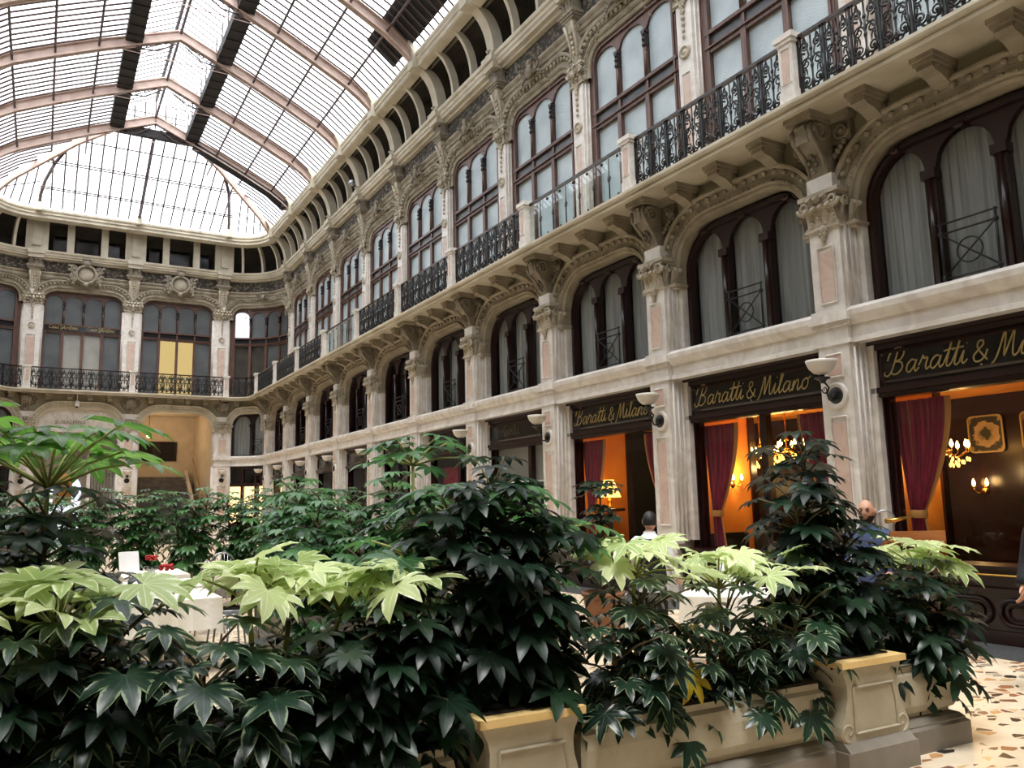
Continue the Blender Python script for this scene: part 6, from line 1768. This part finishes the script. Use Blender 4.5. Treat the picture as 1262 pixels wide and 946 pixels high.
    for q in 'lr': limb(m_, [N['h' + q][:2] + (.90,), (N['h' + q][0], 0, .80), N['k' + q][:3], N['a' + q][:3]], [.082, .092, .070, .062])
    m_.build('trousers', 'trouser', t)
    if outfit.get('vest'):
        m_ = MB(); loft(m_, [(.93, 0, .180, .143), (1.0, 0, .178, .141), (1.14, 0, .167, .131), (1.27, .006, .184, .140), (1.34, .01, .182, .139), (1.40, .012, .16, .128), (1.445, .013, .135, .112)]); m_.build('waistcoat', 'coat', t)
    for q in 'lr':
        a = N['a' + q]; s = MB(); s.blob((a[0] * 1.04, a[1] - .06, .05), .048, .135, .05, 10, 7); s.build('shoe', 'shoe', t)
    return t
stand = dict(knl=(-.10, -.02, .50), anl=(-.11, .03, .09), knr=(.10, -.02, .50), anr=(.11, .03, .09))
person('bald bearded person in a blue shirt standing behind the wooden lectern', (6.42, 4.62, 0), math.radians(-58), dict(ell=(-.26, -.02, 1.14), wrl=(-.20, -.22, 1.06), elr=(.26, -.02, 1.14), wrr=(.18, -.24, 1.06), sdl=(1, 0, 0), sdr=(-1, 0, 0), **stand), dict(top='shirt_b'), head_yaw=-.15, beard=True, scale=.905)
person('dark haired person in white shirt and dark waistcoat seen from behind beyond the pale leaves', (5.36, 6.36, 0), math.radians(118), dict(ell=(-.25, .0, 1.13), wrl=(-.22, -.2, 1.0), elr=(.25, .0, 1.13), wrr=(.2, -.2, 1.02), **stand), dict(top='shirt_w', vest=True), head_yaw=.2, hair='hair', scale=.86)
person('grey haired person in long dark coat walking at the right edge', (7.27, 3.48, 0), math.radians(-82), dict(ell=(-.25, .02, 1.13), wrl=(-.26, -.14, .93), hdl=(0, -.3, -1), elr=(.27, .06, 1.13), wrr=(.28, .0, .88), hdr=(0, -.1, -1), knl=(-.1, -.1, .51), anl=(-.1, -.14, .09), knr=(.1, .04, .5), anr=(.1, .2, .1)), dict(top='coat', coat=True, top_name='coat'), hair='grey_hair', scale=.925)

# ------------------------------------------------------------------ lectern
lc = thing('lectern', 'wooden menu lectern with slanted orange top in front of the bald person', 'lectern', (6.55, 4.33, 0), math.radians(142))
s = MB(); s.box(-.17, .17, -.14, .14, .08, 1.12); s.build('cabinet_body', 'mahog', lc)
s = MB(); s.box(-.21, .21, -.18, .18, 0, .08); s.build('foot', 'mahog_dark', lc)
s = MB(); s.prism([(-.22, 1.10), (.24, 1.26), (.24, 1.30), (-.22, 1.14)], -.22, .22, 'x'); s.box(-.22, .22, .225, .25, 1.24, 1.325); s.build('slanted_top', 'wood', lc)
s = MB(); s.box(-.13, .13, -.15, -.138, .2, 1.0); s.build('front_panel', 'mahog_dark', lc)
rl = thing('reading_lamp', 'small curved reading lamp clipped on the lectern top', 'lamp', (6.56, 4.46, 1.31), math.radians(-38))
s = MB(); s.tube([(.04 * 0, 0, 0)] + [(-.07 + .085 * cos(a), 0, .10 + .085 * sin(a)) for a in [(-.6 + 4.6 * i / 14) for i in range(15)]], .008, 6); s.build('bent_arm', 'silver', rl)
s = MB(); s.tube([(-.06, 0, .09), (.02, 0, .10), (.17, 0, .13)], [.04, .035, .012], 10, flat=.6); s.build('lamp_head', 'brass', rl)

# ------------------------------------------------------------------ camera
F, YAW, PITCH, ROLL = 978.13, .535309, .146357, -.022086
fw = Vector((sin(YAW) * cos(PITCH), cos(YAW) * cos(PITCH), sin(PITCH))); r_ = Vector((cos(YAW), -sin(YAW), 0)); u_ = r_.cross(fw)
rr = cos(ROLL) * r_ + sin(ROLL) * u_; uu = -sin(ROLL) * r_ + cos(ROLL) * u_
cd = bpy.data.cameras.new('camera'); cd.sensor_width = 36; cd.lens = F * 36 / 1262; cd.clip_start = .05; cd.clip_end = 400
co = bpy.data.objects.new('camera', cd); C.objects.link(co)
co.matrix_world = Matrix(((rr.x, uu.x, -fw.x, 0), (rr.y, uu.y, -fw.y, 0), (rr.z, uu.z, -fw.z, 1.65), (0, 0, 0, 1)))
SC.camera = co

# ------------------------------------------------------------------ light
w = bpy.data.worlds.new('overcast sky'); SC.world = w; w.use_nodes = True
nt = w.node_tree; bg = nt.nodes['Background']
tc = nt.nodes.new('ShaderNodeTexCoord'); sx = nt.nodes.new('ShaderNodeSeparateXYZ'); nt.links.new(tc.outputs['Generated'], sx.inputs[0])
rp = nt.nodes.new('ShaderNodeValToRGB'); rp.color_ramp.elements[0].color = (.80, .86, .92, 1); rp.color_ramp.elements[1].color = (1, 1, 1, 1); nt.links.new(sx.outputs['Z'], rp.inputs[0])
nt.links.new(rp.outputs[0], bg.inputs['Color']); bg.inputs['Strength'].default_value = 4.3
sd_ = bpy.data.lights.new('added_soft_sun', 'SUN'); sd_.energy = 5.5; sd_.angle = math.radians(25); sd_.color = (1, .97, .92)  # soft sun added to give the overcast skylight direction and brighten the floor
so = bpy.data.objects.new('added_soft_sun', sd_); C.objects.link(so); so.rotation_euler = (math.radians(14), math.radians(-10), 0); so.location = (3, 10, 40)
SC.view_settings.view_transform = 'Standard'; SC.view_settings.look = 'None'; SC.view_settings.exposure = 0.1
cy = SC.cycles
cy.max_bounces = 8; cy.diffuse_bounces = 4; cy.glossy_bounces = 3; cy.transmission_bounces = 4; cy.transparent_max_bounces = 12
cy.sample_clamp_indirect = 8.0; cy.caustics_reflective = False; cy.caustics_refractive = False; cy.use_denoising = True
for o in list(C.objects):
    if o.type == 'FONT':
        dg = bpy.context.evaluated_depsgraph_get(); me = bpy.data.meshes.new_from_object(o.evaluated_get(dg))
        n = bpy.data.objects.new('wall_lettering', me); C.objects.link(n); n.matrix_world = o.matrix_world.copy(); n.location = o.location; n.rotation_euler = o.rotation_euler
        for k in ('label', 'category'): n[k] = o[k]
        bpy.data.objects.remove(o)
